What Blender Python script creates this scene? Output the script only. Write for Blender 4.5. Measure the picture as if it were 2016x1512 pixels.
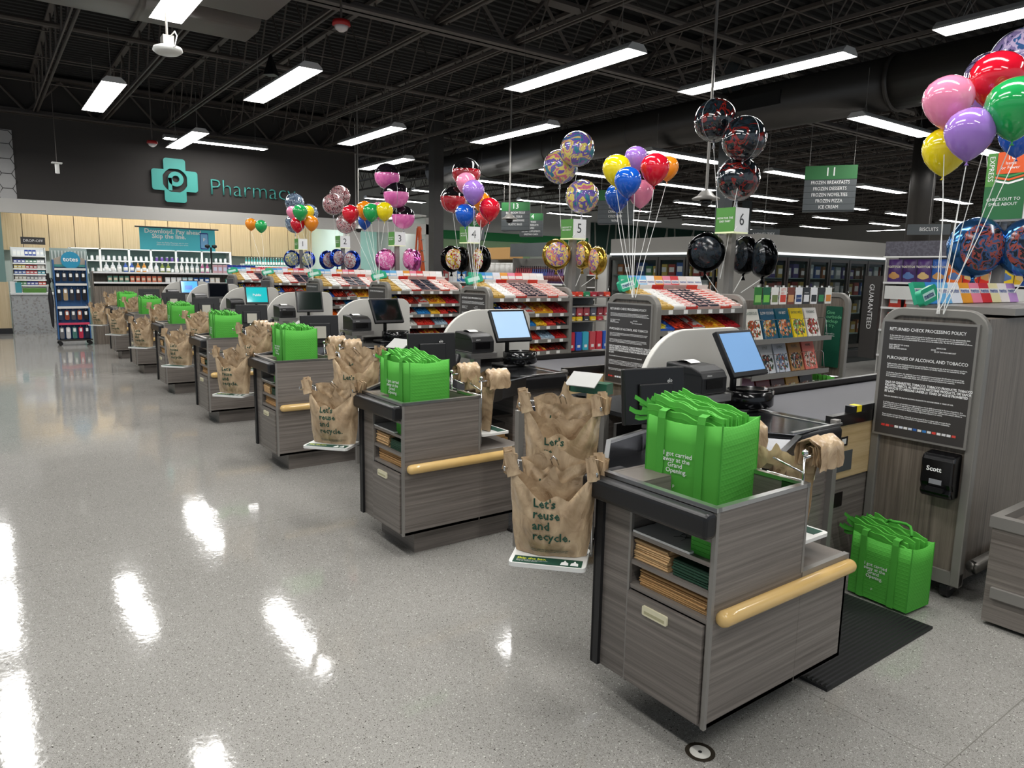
import bpy, math, random
from mathutils import Matrix, Vector, Euler, noise
random.seed(7)
C = bpy.context.scene.collection
for o in list(bpy.data.objects): bpy.data.objects.remove(o)
# ------------------------------------------------------------ camera, world, exposure
def camera():
    yaw, pitch, roll, h = 0.934, 0.1546, 0.0189, 1.6449
    f = Vector((-math.sin(yaw)*math.cos(pitch), math.cos(yaw)*math.cos(pitch), -math.sin(pitch)))
    r = f.cross(Vector((0, 0, 1))).normalized(); u = r.cross(f)
    r2 = r*math.cos(roll)+u*math.sin(roll); u2 = -r*math.sin(roll)+u*math.cos(roll)
    cam = bpy.data.cameras.new('camera'); o = bpy.data.objects.new('camera', cam); C.objects.link(o)
    m = Matrix(((r2.x, u2.x, -f.x, 0), (r2.y, u2.y, -f.y, 0), (r2.z, u2.z, -f.z, h), (0, 0, 0, 1)))
    o.matrix_world = m
    cam.sensor_width = 36; cam.lens = 1413.4*36/2016; cam.clip_start = .05; cam.clip_end = 200
    bpy.context.scene.camera = o
camera()
W = bpy.data.worlds.new('world'); bpy.context.scene.world = W; W.use_nodes = True
W.node_tree.nodes['Background'].inputs[0].default_value = (.80, .90, 1, 1)
W.node_tree.nodes['Background'].inputs[1].default_value = .5
vs = bpy.context.scene.view_settings
vs.view_transform = 'Standard'; vs.look = 'None'; vs.gamma = 1; vs.exposure = 0.14; vs.use_curve_mapping = False
LAMP = 27.0   # emission of the fluorescent diffusers

# ------------------------------------------------------------ materials
def srgb(h):
    if isinstance(h, str):
        h = h.lstrip('#'); c = [int(h[i:i+2], 16)/255 for i in (0, 2, 4)]
    else: c = h
    return tuple(((v/12.92) if v <= .04045 else ((v+.055)/1.055)**2.4) for v in c)+(1,)
MC = {}
def mat(col, rough=.5, metal=0, spec=.5, emit=0, alpha=1, trans=0, coat=0, sub=0):
    k = (col, rough, metal, spec, emit, alpha, trans, coat, sub)
    if k in MC: return MC[k]
    m = bpy.data.materials.new('surface_%d' % len(MC)); m.use_nodes = True
    b = m.node_tree.nodes['Principled BSDF']; c = srgb(col)
    b.inputs['Base Color'].default_value = c; b.inputs['Roughness'].default_value = rough
    b.inputs['Metallic'].default_value = metal; b.inputs['Specular IOR Level'].default_value = spec
    if emit: b.inputs['Emission Color'].default_value = c; b.inputs['Emission Strength'].default_value = emit
    b.inputs['Alpha'].default_value = alpha; b.inputs['Transmission Weight'].default_value = trans
    b.inputs['Coat Weight'].default_value = coat
    if sub:
        b.inputs['Subsurface Weight'].default_value = sub; b.inputs['Subsurface Radius'].default_value = (.02, .015, .01)
    MC[k] = m; return m
class NT:
    def __init__(s, m):
        s.m = m; s.t = m.node_tree; s.b = s.t.nodes['Principled BSDF']
    def n(s, typ, **kw):
        x = s.t.nodes.new(typ)
        for k, v in kw.items():
            if k in x.inputs: x.inputs[k].default_value = v
            else: setattr(x, k, v)
        return x
    def l(s, a, b): s.t.links.new(a, b)
    def ramp(s, fac, stops):
        r = s.n('ShaderNodeValToRGB'); e = r.color_ramp.elements
        while len(e) > 1: e.remove(e[0])
        e[0].position = stops[0][0]; e[0].color = stops[0][1]
        for p, c in stops[1:]:
            q = e.new(p); q.color = c
        s.l(fac, r.inputs[0]); return r.outputs[0]
    def coords(s, scale, kind='Object'):
        t = s.n('ShaderNodeTexCoord'); mp = s.n('ShaderNodeMapping'); mp.inputs['Scale'].default_value = scale
        s.l(t.outputs[kind], mp.inputs[0]); return mp.outputs[0]
def newmat(name, rough=.5, metal=0):
    m = bpy.data.materials.new(name); m.use_nodes = True; q = NT(m)
    q.b.inputs['Roughness'].default_value = rough; q.b.inputs['Metallic'].default_value = metal
    return q
def wood(name, scale, a, b, c, rough=.38):
    q = newmat(name, rough); v = q.coords(scale)
    n1 = q.n('ShaderNodeTexNoise', Scale=1.0, Detail=6.0, Roughness=.65); q.l(v, n1.inputs['Vector'])
    q.l(q.ramp(n1.outputs[0], [(.3, srgb(a)), (.5, srgb(b)), (.7, srgb(c))]), q.b.inputs['Base Color'])
    return q.m
M = {}
M['lam_h'] = wood('laminate_horizontal', (1.2, 1.2, 75), '#5c554f', '#756e68', '#8a837b')
M['lam_v'] = wood('laminate_vertical', (62, 62, 1.4), '#544c46', '#72695f', '#897f74')
M['maple'] = wood('maple', (2, 2, 50), '#b79a6c', '#c9ae80', '#d6be94', .35)
M['maple_v'] = wood('maple_vertical', (30, 30, .8), '#b5a07c', '#c4b08c', '#d0be9c', .45)
def rail_mat():
    q = newmat('maple_rail', .14); v = q.coords((30, 3, 30))
    n1 = q.n('ShaderNodeTexNoise', Scale=1.0, Detail=4.0); q.l(v, n1.inputs['Vector'])
    q.l(q.ramp(n1.outputs[0], [(.3, srgb('#d3ae6c')), (.7, srgb('#dbb97b'))]), q.b.inputs['Base Color']); return q.m
M['rail'] = rail_mat()
def steel():
    q = newmat('brushed_steel', .28, 1.0); v = q.coords((3, 3, 90))
    n1 = q.n('ShaderNodeTexNoise', Scale=1.0, Detail=3.0); q.l(v, n1.inputs['Vector'])
    q.l(q.ramp(n1.outputs[0], [(.3, (.50, .50, .50, 1)), (.7, (.68, .68, .67, 1))]), q.b.inputs['Base Color']); return q.m
M['steel'] = steel()
M['tray_steel'] = mat('#6a6b6e', .24, 1)
M['chrome'] = mat('#d0d0d0', .12, 1)
M['darksteel'] = mat('#5c5a58', .3, 1)
M['trim'] = mat('#8b8883', .4, .3)
M['frame'] = mat('#827f79', .4, .2)
M['black'] = mat('#121214', .38)
M['blackg'] = mat('#0b0b0d', .15)
M['rubber'] = mat('#1b1b1d', .5)
M['green'] = mat('#50ad3a', .75)
M['green_d'] = mat('#3f9a2e', .8)
M['white'] = mat('#e6e6e2', .4)
M['ivory'] = mat('#e3ddbd', .4)
M['kraft'] = mat('#b48c5a', .8); M['kraft2'] = mat('#caa676', .8)
M['ink'] = mat('#0e4534', .6)
M['inkw'] = mat('#f2f2f0', .6)
M['sign_dark'] = mat('#3a3735', .45)
M['sign_grey'] = mat('#4d5254', .5)
M['sign_green'] = mat('#256b35', .5)
M['lane_green'] = mat('#4e8c3c', .5)
M['glass'] = mat('#16211f', .03, 0, .5, 0, .22)
M['ribbon'] = mat('#e4e4e0', .5)
M['dark'] = mat('#171615', .7)
M['ceil'] = mat('#1a1918', .8)
M['ceil2'] = mat('#544d48', .55)
M['duct'] = mat('#4a4744', .38, .5)
M['duct_oval'] = mat('#6a6560', .5, .1)
M['wall_dark'] = mat('#3b3836', .8)
M['wall_grey'] = mat('#c2c0bb', .8)
M['wall_mid'] = mat('#7b7974', .8)
M['teal'] = mat('#4fb3aa', .5)
M['orange_lad'] = mat('#c4501c', .5)
def quilt():
    q = newmat('green_quilted', .75); q.b.inputs['Base Color'].default_value = srgb('#4eab39')
    t = q.n('ShaderNodeTexCoord')
    w = []
    for r in (.785, -.785):
        mp = q.n('ShaderNodeMapping'); q.l(t.outputs['Object'], mp.inputs[0])
        mp.inputs['Rotation'].default_value = (0, r, 0) 
        wv = q.n('ShaderNodeTexWave', Scale=22.0); wv.bands_direction = 'X'; q.l(mp.outputs[0], wv.inputs['Vector']); w.append(wv.outputs[0])
    for r in (.785, -.785):
        mp = q.n('ShaderNodeMapping'); q.l(t.outputs['Object'], mp.inputs[0])
        mp.inputs['Rotation'].default_value = (r, 0, 0) 
        wv = q.n('ShaderNodeTexWave', Scale=22.0); wv.bands_direction = 'Y'; q.l(mp.outputs[0], wv.inputs['Vector']); w.append(wv.outputs[0])
    a = q.n('ShaderNodeMath', operation='MULTIPLY'); q.l(w[0], a.inputs[0]); q.l(w[1], a.inputs[1])
    b = q.n('ShaderNodeMath', operation='MULTIPLY'); q.l(w[2], b.inputs[0]); q.l(w[3], b.inputs[1])
    s = q.n('ShaderNodeMath', operation='ADD'); q.l(a.outputs[0], s.inputs[0]); q.l(b.outputs[0], s.inputs[1])
    bp = q.n('ShaderNodeBump', Strength=.25, Distance=.002); q.l(s.outputs[0], bp.inputs['Height']); q.l(bp.outputs[0], q.b.inputs['Normal'])
    return q.m
M['quilt'] = quilt()
def bagmat():
    q = newmat('tan_plastic_film', .2); v = q.coords((14, 14, 9))
    n1 = q.n('ShaderNodeTexNoise', Scale=1.0, Detail=5.0); n1.inputs['Distortion'].default_value = 1.2; q.l(v, n1.inputs['Vector'])
    q.l(q.ramp(n1.outputs[0], [(.3, srgb('#9a8062')), (.7, srgb('#cdb492'))]), q.b.inputs['Base Color'])
    n2 = q.n('ShaderNodeTexVoronoi', Scale=2.2); n2.distance = 'CHEBYCHEV'; q.l(n1.outputs[1], n2.inputs['Vector'])
    ad = q.n('ShaderNodeMath', operation='MULTIPLY_ADD'); q.l(n2.outputs[0], ad.inputs[0]); ad.inputs[1].default_value = .35; q.l(n1.outputs[0], ad.inputs[2])
    bp = q.n('ShaderNodeBump', Strength=.8, Distance=.014); q.l(ad.outputs[0], bp.inputs['Height']); q.l(bp.outputs[0], q.b.inputs['Normal'])
    return q.m
M['bag'] = bagmat()
def floor_mat():
    q = newmat('terrazzo', .12); v = q.coords((1, 1, 1))
    n0 = q.n('ShaderNodeTexNoise', Scale=.7, Detail=3.0); q.l(v, n0.inputs['Vector'])
    base = q.ramp(n0.outputs[0], [(.3, srgb('#93918c')), (.7, srgb('#9d9b96'))])
    def speck(sc, th, col, prev):
        vo = q.n('ShaderNodeTexVoronoi', Scale=sc); q.l(v, vo.inputs['Vector'])
        sp = q.n('ShaderNodeSeparateColor'); q.l(vo.outputs['Color'], sp.inputs[0])
        g = q.n('ShaderNodeMath', operation='LESS_THAN'); q.l(sp.outputs[0], g.inputs[0]); g.inputs[1].default_value = th
        d = q.n('ShaderNodeMath', operation='LESS_THAN'); q.l(vo.outputs['Distance'], d.inputs[0]); d.inputs[1].default_value = .5
        mu = q.n('ShaderNodeMath', operation='MULTIPLY'); q.l(g.outputs[0], mu.inputs[0]); q.l(d.outputs[0], mu.inputs[1])
        mx = q.n('ShaderNodeMix', data_type='RGBA'); q.l(mu.outputs[0], mx.inputs[0]); q.l(prev, mx.inputs[6]); mx.inputs[7].default_value = col
        return mx.outputs[2]
    c = speck(300, .22, srgb('#b4b2ac'), base)
    c = speck(260, .22, srgb('#716e69'), c)
    c = speck(170, .045, srgb('#4a4743'), c)
    c = speck(170, .03, srgb('#c8c6c0'), c)
    # saw-cut joints
    for ax, step, off in ((0, 3.66, .9), (1, 3.66, 1.1)):
        se = q.n('ShaderNodeSeparateXYZ'); q.l(v, se.inputs[0])
        a = q.n('ShaderNodeMath', operation='ADD'); q.l(se.outputs[ax], a.inputs[0]); a.inputs[1].default_value = 100*step+off
        m_ = q.n('ShaderNodeMath', operation='MODULO'); q.l(a.outputs[0], m_.inputs[0]); m_.inputs[1].default_value = step
        g = q.n('ShaderNodeMath', operation='LESS_THAN'); q.l(m_.outputs[0], g.inputs[0]); g.inputs[1].default_value = .004
        mx = q.n('ShaderNodeMix', data_type='RGBA'); q.l(g.outputs[0], mx.inputs[0]); q.l(c, mx.inputs[6]); mx.inputs[7].default_value = srgb('#7b7873')
        c = mx.outputs[2]
    q.l(c, q.b.inputs['Base Color'])
    n2 = q.n('ShaderNodeTexNoise', Scale=55.0, Detail=4.0); q.l(v, n2.inputs['Vector'])
    rr = q.n('ShaderNodeMapRange'); q.l(n2.outputs[0], rr.inputs[0]); rr.inputs[1].default_value = .3; rr.inputs[2].default_value = .7; rr.inputs[3].default_value = .04; rr.inputs[4].default_value = .11
    q.l(rr.outputs[0], q.b.inputs['Roughness'])
    n3 = q.n('ShaderNodeTexNoise', Scale=3.0, Detail=2.0); q.l(v, n3.inputs['Vector'])
    n4 = q.n('ShaderNodeTexNoise', Scale=38.0, Detail=2.0); q.l(v, n4.inputs['Vector'])
    bq = q.n('ShaderNodeBump', Strength=.06, Distance=.003); q.l(n4.outputs[0], bq.inputs['Height'])
    bp = q.n('ShaderNodeBump', Strength=.07, Distance=.02); q.l(n3.outputs[0], bp.inputs['Height']); q.l(bq.outputs[0], bp.inputs['Normal']); q.l(bp.outputs[0], q.b.inputs['Normal'])
    q.b.inputs['Specular IOR Level'].default_value = .5
    return q.m
M['floor'] = floor_mat()
def pattern_mat(name, cols, scale, metal=.3, rough=.15, dist=1.5):
    q = newmat(name, rough, metal); v = q.coords((1, 1, 1))
    n1 = q.n('ShaderNodeTexNoise', Scale=scale, Detail=2.5); n1.inputs['Distortion'].default_value = dist; q.l(v, n1.inputs['Vector'])
    st = []; n = len(cols)
    for i, c in enumerate(cols): st.append((.3+.4*i/(n-1), srgb(c)))
    r = q.ramp(n1.outputs[0], st); r.node.color_ramp.interpolation = 'CONSTANT'
    q.l(r, q.b.inputs['Base Color']); return q.m
def voro_mat(name, cols, scale, rough=.4, rnd=1.0, sy=1):
    q = newmat(name, rough); v = q.coords((1, 1, sy))
    n1 = q.n('ShaderNodeTexVoronoi', Scale=scale); q.l(v, n1.inputs['Vector']); n1.inputs['Randomness'].default_value = rnd
    sp = q.n('ShaderNodeSeparateColor'); q.l(n1.outputs['Color'], sp.inputs[0])
    n = len(cols); r = q.ramp(sp.outputs[0], [(i/n, srgb(c)) for i, c in enumerate(cols)]); r.node.color_ramp.interpolation = 'CONSTANT'
    q.l(r, q.b.inputs['Base Color']); return q.m

# ------------------------------------------------------------ mesh helpers
class MB:
    def __init__(s, off=(0, 0, 0)):
        s.v = []; s.f = []; s.m = []; s.off = Vector(off); s.cur = 0
    def add(s, vs, fs, mi=None):
        n = len(s.v); s.v += [Vector(v)-s.off for v in vs]
        for f in fs: s.f.append(tuple(i+n for i in f)); s.m.append(s.cur if mi is None else mi)
    def box(s, x0, y0, z0, x1, y1, z1, mi=None, T=None):
        if x0 > x1: x0, x1 = x1, x0
        if y0 > y1: y0, y1 = y1, y0
        if z0 > z1: z0, z1 = z1, z0
        vs = [Vector((x, y, z)) for z in (z0, z1) for x, y in ((x0, y0), (x1, y0), (x1, y1), (x0, y1))]
        if T: vs = [T @ v for v in vs]
        s.add(vs, [(3, 2, 1, 0), (4, 5, 6, 7), (0, 1, 5, 4), (1, 2, 6, 5), (2, 3, 7, 6), (3, 0, 4, 7)], mi)
    def prism(s, poly, z0, z1, mi=None, T=None, caps=True):
        n = len(poly); vs = [Vector((x, y, z0)) for x, y in poly]+[Vector((x, y, z1)) for x, y in poly]
        if T: vs = [T @ v for v in vs]
        fs = [(i, (i+1) % n, n+(i+1) % n, n+i) for i in range(n)]
        if caps: fs += [tuple(range(n-1, -1, -1)), tuple(range(n, 2*n))]
        s.add(vs, fs, mi)
    def tube(s, pts, r, n=8, mi=None, closed=False, caps=True):
        pts = [Vector(p) for p in pts]; N = len(pts); rings = []
        up = Vector((0, 0, 1))
        for i, p in enumerate(pts):
            a = pts[(i-1) % N] if (closed or i > 0) else p; b = pts[(i+1) % N] if (closed or i < N-1) else p
            d = (b-a).normalized(); x = d.cross(up)
            if x.length < .05: x = d.cross(Vector((0, 1, 0)))
            x.normalize(); y = d.cross(x); rr = r[i] if isinstance(r, (list, tuple)) else r
            rings.append([p+x*rr*math.cos(2*math.pi*k/n)+y*rr*math.sin(2*math.pi*k/n) for k in range(n)])
        vs = [v for rg in rings for v in rg]; fs = []
        for i in range(N if closed else N-1):
            j = (i+1) % N
            for k in range(n): fs.append((i*n+k, i*n+(k+1) % n, j*n+(k+1) % n, j*n+k))
        if caps and not closed: fs += [tuple(range(n-1, -1, -1)), tuple((N-1)*n+k for k in range(n))]
        s.add(vs, fs, mi)
    def lathe(s, prof, n=24, c=(0, 0, 0), mi=None, T=None, sx=1, sy=1, caps=True):
        vs = []; c = Vector(c)
        for r, z in prof:
            for k in range(n):
                a = 2*math.pi*k/n; v = Vector((r*sx*math.cos(a), r*sy*math.sin(a), z))
                vs.append((T @ v if T else v)+c)
        fs = []
        for i in range(len(prof)-1):
            for k in range(n): fs.append((i*n+k, i*n+(k+1) % n, (i+1)*n+(k+1) % n, (i+1)*n+k))
        if prof[0][0] > 1e-5 and caps: fs.append(tuple(range(n-1, -1, -1)))
        if prof[-1][0] > 1e-5 and caps: fs.append(tuple((len(prof)-1)*n+k for k in range(n)))
        s.add(vs, fs, mi)
    def rbox(s, x0, y0, z0, x1, y1, z1, r, ax='y', n=4, mi=None, T=None):
        """box whose four edges along axis ax are rounded"""
        if ax == 'y': a0, a1, b0, b1, c0, c1 = x0, x1, z0, z1, y0, y1
        elif ax == 'x': a0, a1, b0, b1, c0, c1 = y0, y1, z0, z1, x0, x1
        else: a0, a1, b0, b1, c0, c1 = x0, x1, y0, y1, z0, z1
        poly = []
        for ca, cb, st in ((a1-r, b1-r, 0), (a0+r, b1-r, 1), (a0+r, b0+r, 2), (a1-r, b0+r, 3)):
            for k in range(n+1):
                t = math.pi/2*(st+k/n); poly.append((ca+r*math.cos(t), cb+r*math.sin(t)))
        N = len(poly)
        def P(a, b, c): return Vector((a, c, b)) if ax == 'y' else (Vector((c, a, b)) if ax == 'x' else Vector((a, b, c)))
        vs = [P(a, b, c0) for a, b in poly]+[P(a, b, c1) for a, b in poly]
        if T: vs = [T @ v for v in vs]
        fs = [(i, (i+1) % N, N+(i+1) % N, N+i) for i in range(N)]+[tuple(range(N-1, -1, -1)), tuple(range(N, 2*N))]
        s.add(vs, fs, mi)
    def grid(s, fn, nu, nv, mi=None, flip=False):
        vs = [fn(i/nu, j/nv) for j in range(nv+1) for i in range(nu+1)]
        fs = []
        for j in range(nv):
            for i in range(nu):
                a = j*(nu+1)+i; q = (a, a+1, a+nu+2, a+nu+1); fs.append(q[::-1] if flip else q)
        s.add(vs, fs, mi)
    def mesh(s, name, mats, smooth=False):
        me = bpy.data.meshes.new(name); me.from_pydata([tuple(v) for v in s.v], [], s.f)
        for m in (mats if isinstance(mats, (list, tuple)) else [mats]): me.materials.append(m)
        me.polygons.foreach_set('material_index', s.m)
        if smooth: me.polygons.foreach_set('use_smooth', [True]*len(s.f))
        me.update(); 
        import bmesh as _b
        bm = _b.new(); bm.from_mesh(me); _b.ops.recalc_face_normals(bm, faces=bm.faces); bm.to_mesh(me); bm.free()
        return me
KEY = {}
def meshk(key, fn, mats, smooth=False, off=(0, 0, 0), name='mesh'):
    if key is not None and key in KEY: return KEY[key]
    b = MB(off); fn(b); me = b.mesh(name, mats, smooth)
    if key is not None: KEY[key] = me
    return me
def put(name, me, parent=None, loc=(0, 0, 0), rot=(0, 0, 0), label=None, bevel=0, scale=None):
    o = bpy.data.objects.new(name, me); C.objects.link(o)
    o.location = loc; o.rotation_euler = rot
    if scale: o.scale = scale
    if parent: o.parent = parent
    if label: o['label'] = label
    if bevel:
        m = o.modifiers.new('bevel', 'BEVEL'); m.width = bevel; m.segments = 2; m.limit_method = 'ANGLE'; m.angle_limit = 0.6
    return o
def tag(o, label, cat, group=None):
    o['label'] = label; o['category'] = cat
    if group: o['group'] = group
    return o
def thing(name, label, cat, loc=(0, 0, 0), rz=0, group=None, rot=None):
    o = bpy.data.objects.new(name, None); C.objects.link(o); o.empty_display_size = .1
    o.location = loc; o.rotation_euler = rot if rot else (0, 0, rz)
    return tag(o, label, cat, group)
def struct(name, fn, mats, smooth=False, parent=None):
    o = put(name, meshk(None, fn, mats, smooth, name=name), parent)
    if not parent: o['kind'] = 'structure'
    return o
def dup(root, loc=None, rot=None):
    r = root.copy(); C.objects.link(r)
    if loc is not None: r.location = loc
    if rot is not None: r.rotation_euler = rot
    for ch in root.children:
        c = ch.copy(); C.objects.link(c); c.parent = r
        for g in ch.children:
            d = g.copy(); C.objects.link(d); d.parent = c
    return r
def text_mesh(body, size, align='LEFT', bold=0, res=2, spacing=1, line=1):
    k = ('text', body, size, align, bold, spacing, line)
    if k in KEY: return KEY[k]
    cu = bpy.data.curves.new('lettering', 'FONT'); cu.body = body; cu.size = size; cu.align_x = align; cu.align_y = 'CENTER'
    cu.resolution_u = res; cu.offset = bold*size; cu.space_character = spacing; cu.space_line = line
    o = bpy.data.objects.new('lettering', cu); C.objects.link(o)
    dg = bpy.context.evaluated_depsgraph_get(); dg.update()
    me = bpy.data.meshes.new_from_object(o.evaluated_get(dg))
    C.objects.unlink(o); bpy.data.objects.remove(o); KEY[k] = me
    return me
def text(name, body, size, loc, rot, m, parent, align='LEFT', bold=0, spacing=1, line=1, sx=1):
    me = text_mesh(body, size, align, bold, 2, spacing, line).copy()
    me.materials.clear(); me.materials.append(m)
    return put(name, me, parent, loc, rot, scale=(sx, 1, 1))
RY = (math.pi/2, 0, 0)            # lettering that faces -Y
RX = (math.pi/2, 0, math.pi/2)    # lettering that faces +X
D = 2.1388; XR = -1.3781; YF = 1.8455
ORD = ['nearest', 'second nearest', 'third nearest', 'fourth nearest', 'fifth nearest', 'sixth nearest', 'farthest']
NUM = ['the express sign', 'sign number 6', 'sign number 5', 'sign number 4', 'sign number 3', 'sign number 2', 'sign number 1']

# ------------------------------------------------------------ the shell
def shell():
    struct('floor', lambda b: b.box(-31, -14, -.05, 8, 50, 0), M['floor'])
    def deck(b):
        x = -31.0; n = 0; zc = 5.95; vs = []
        while x < 8:
            for dx, dz in ((0, 0), (.07, 0), (.10, .05), (.17, .05)): vs.append((x+dx, zc+dz))
            x += .2
        V = [(x, -14, z) for x, z in vs]+[(x, 50, z) for x, z in vs]; k = len(vs)
        b.add(V, [(i, i+1, k+i+1, k+i) for i in range(k-1)])
    ceil = struct('ceiling', deck, M['ceil'])
    def joist(b):
        x0, x1 = -30.8, 7.8
        for dy in (-.045, .02):
            b.box(x0, dy, 5.05, x1, dy+.025, 5.10); b.box(x0, dy, 5.05, x1, dy+.045 if dy > 0 else dy+.0, 5.058)
        b.box(x0, -.045, 5.87, x1, .045, 5.93)
        x = x0; i = 0
        while x < x1-.6:
            a, c = ((x, 0, 5.08), (x+.5, 0, 5.88)) if i % 2 == 0 else ((x, 0, 5.88), (x+.5, 0, 5.08))
            b.tube([a, c], .014, 4, caps=False); x += .5; i += 1
    jm = meshk('joist', joist, M['ceil2'], name='joist')
    y = -11.0
    while y < 46:
        put('joist', jm, ceil, (0, y-.09, 0)); y += 1.38
    def girder(b):
        b.box(-.13, -14, 4.98, -.02, 50, 5.01); b.box(.02, -14, 4.98, .13, 50, 5.01)
        b.box(-.03, -14, 4.98, -.02, 50, 5.09); b.box(.02, -14, 4.98, .03, 50, 5.09)
        b.box(-.12, -14, 5.80, .12, 50, 5.86)
        y = -14; i = 0
        while y < 49:
            a, c = ((0, y, 5.03), (0, y+.69, 5.8)) if i % 2 == 0 else ((0, y, 5.8), (0, y+.69, 5.03))
            b.tube([a, c], .035, 4, caps=False); y += .69; i += 1
    gm = meshk('girder', girder, M['ceil2'], name='girder')
    for x in (-20.35, -9.35, 1.6): put('girder', gm, ceil, (x, 0, 0))
    def bridging(b):
        b.tube([(0, -14, 5.25), (0, 50, 5.25)], .012, 4); b.tube([(0, -14, 5.7), (0, 50, 5.7)], .012, 4)
    bm_ = meshk('bridge', bridging, M['ceil2'], name='bridging')
    for x in (-12.5, -15.8, -18, -6.2, -3, -23.5): put('bridging', bm_, ceil, (x, 0, 0))
    # sprinkler pipes
    for x, z in ((-13.9, 5.32), (-7.6, 5.3)):
        p = meshk(('pipe', x), lambda b: b.tube([(x, -14, z), (x, 50, z)], .045, 8), M['ceil2'], name='pipe'); put('sprinkler_pipe', p, ceil)
    # columns
    for i, (x, y, w) in enumerate(((-17.85, 10.45, .30), (-9.75, 12.6, .24), (-20.4, 28, .3))):
        o = struct('column', lambda b: b.box(x-w/2, y-w/2, 0, x+w/2, y+w/2, 5.9), M['sign_grey'] if i else mat('#3c3a39', .6))
    # pharmacy wall
    x = -20.5
    struct('wall_left_upper', lambda b: b.box(x-.2, -14, 3.05, x, 9.35, 5.95), M['wall_dark'])
    struct('trim_1', lambda b: b.box(x-.05, -14, 2.78, x+.05, 11.7, 3.10), M['wall_grey'])
    struct('trim_2', lambda b: b.box(x, -14, 5.05, x+.06, 9.35, 5.12), mat('#77726c', .6))
    struct('wall_left', lambda b: b.box(x-.18, -14, 1.2, x+.02, .52, 2.8), mat('#6f8d88', .7))
    struct('wall_left_wainscot', lambda b: b.box(x-.18, -14, .13, x+.035, .55, 1.2), M['maple_v'])
    struct('baseboard_left', lambda b: b.box(x-.18, -14, 0, x+.05, .56, .13), M['black'])
    def hexw(b): b.box(x-.1, -14, 3.10, x+.03, .86, 4.62)
    struct('trim_3', hexw, mat('#b2b1b0', .6))
    def hexlines(b):
        r = .19; 
        for j in range(12):
            for i in range(8):
                cy = .70-i*r*1.5; cz = 3.16+j*r*1.732+(r*.866 if i % 2 else 0)
                if cz > 4.6 or cy < -6: continue
                pts = [(x+.033, cy+r*math.cos(math.pi/3*k), min(4.6, cz+r*math.sin(math.pi/3*k))) for k in range(6)]
                b.tube(pts, .008, 4, closed=True)
    t3 = bpy.data.objects['trim_3']; put('hexagon_grout', meshk(None, hexlines, M['wall_dark']), t3)
    # the recess behind the pharmacy opening
    struct('wall_left_recess', lambda b: [b.box(-24.1, .4, 0, -24.0, 9.0, 2.0), b.box(-24.1, .3, 0, -20.6, .4, 2.8)], mat('#c3cdc8', .7))
    def panels(b):
        yy = .45
        while yy < 9.0:
            b.box(-23.7, yy, 1.98, -23.6, yy+.585, 3.35); yy += .6
    struct('wall_left_panels', panels, M['maple_v'])
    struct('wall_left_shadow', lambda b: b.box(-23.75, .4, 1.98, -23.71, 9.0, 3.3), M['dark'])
    struct('added_strip_baffle', lambda b: b.box(-23.12, .5, 3.12, -23.08, 9, 3.35), mat('#d8d6d0', .7))  # added lip that keeps the warm strip out of the floor reflection
    struct('ceiling_recess', lambda b: b.box(-24.1, .3, 3.35, -20.62, 11.7, 3.4), mat('#d8d6d0', .7))
    struct('wall_left_teal', lambda b: [b.box(-24.1, 9.0, 0, -24.0, 11.6, 3.3)], mat('#a9d4cb', .7))
    struct('wall_left_pier', lambda b: [b.box(-20.9, 9.0, 0, -20.45, 9.35, 2.8), ], M['wall_grey'])
    struct('wall_left_divider', lambda b: b.box(-24, 9.05, 0, -20.9, 9.12, 3.3), mat('#cfe6df', .7))
    struct('wall_back', lambda b: b.box(-31, 45.9, 0, 8, 46.1, 5.95), mat('#a9a6a0', .8))
    struct('wall_left_far', lambda b: b.box(-31, 11.7, 0, -30.9, 46, 5.95), mat('#d6d7d3', .8))
    struct('trim_4', lambda b: b.box(-30.9, 12.6, 3.20, -30.86, 28, 3.62), mat('#1f8a4a', .6))
    struct('wall_left_return', lambda b: b.box(-24.1, 11.6, 0, -20.45, 11.7, 3.3), mat('#a5a4a0', .8))
    struct('trim_5', lambda b: b.box(-30.9, 28.2, 2.5, -30.85, 45.8, 4.5), mat('#123b30', .6))
    def trees(b):
        rr = random.Random(3)
        for i in range(15):
            y = 28.6+i*.75; b.tube([(-30.84, y, 2.5), (-30.84, y+rr.uniform(-.5, .9), 4.5)], .05, 5)
    put('painted_branches', meshk(None, trees, mat('#a9aba2', .7)), bpy.data.objects['trim_5'])
    # ducts
    def duct_a(b):
        prof = [(-.43, 0)]
        b.tube([(6, 0, 0), (-6.2, 0, 0)], .43, 28); b.tube([(-6.2, 0, 0), (-6.26, 0, 0)], .46, 28); b.tube([(-6.26, 0, 0), (-21, 0, 0)], .42, 28)
        for x in (-1.5, -3.9, -9, -12, -15, -18): b.tube([(x, 0, 0), (x-.03, 0, 0)], .437, 28)
    t = thing('air_duct', 'long round black air duct crossing the ceiling above the checkouts', 'duct', (0, 12.3, 4.82))
    put('duct_body', meshk(None, duct_a, M['duct'], True), t)
    put('vent_grille', meshk(None, lambda b: b.box(-9.3, -.44, -.08, -8.1, -.40, .16), mat('#0c0c0c', .6)), t)
    t = thing('branch_duct', 'round black duct dropping toward the freezer cases', 'duct', (-8.35, 18.1, 0))
    put('duct_body', meshk(None, lambda b: b.tube([(0, 0, 2.2), (0, 0, 5.9)], .27, 20), M['duct'], True), t)
    def duct_o(w, h, r):
        return lambda b: b.rbox(-w/2, -9, -h/2, w/2, 0, h/2, r, 'y', 6)
    t = thing('oval_duct', 'lower grey oval duct ending above the front aisle', 'duct', (-9.86, 3.05, 4.78))
    put('duct_body', meshk(None, duct_o(.86, .46, .2), M['duct_oval'], True), t)
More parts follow.
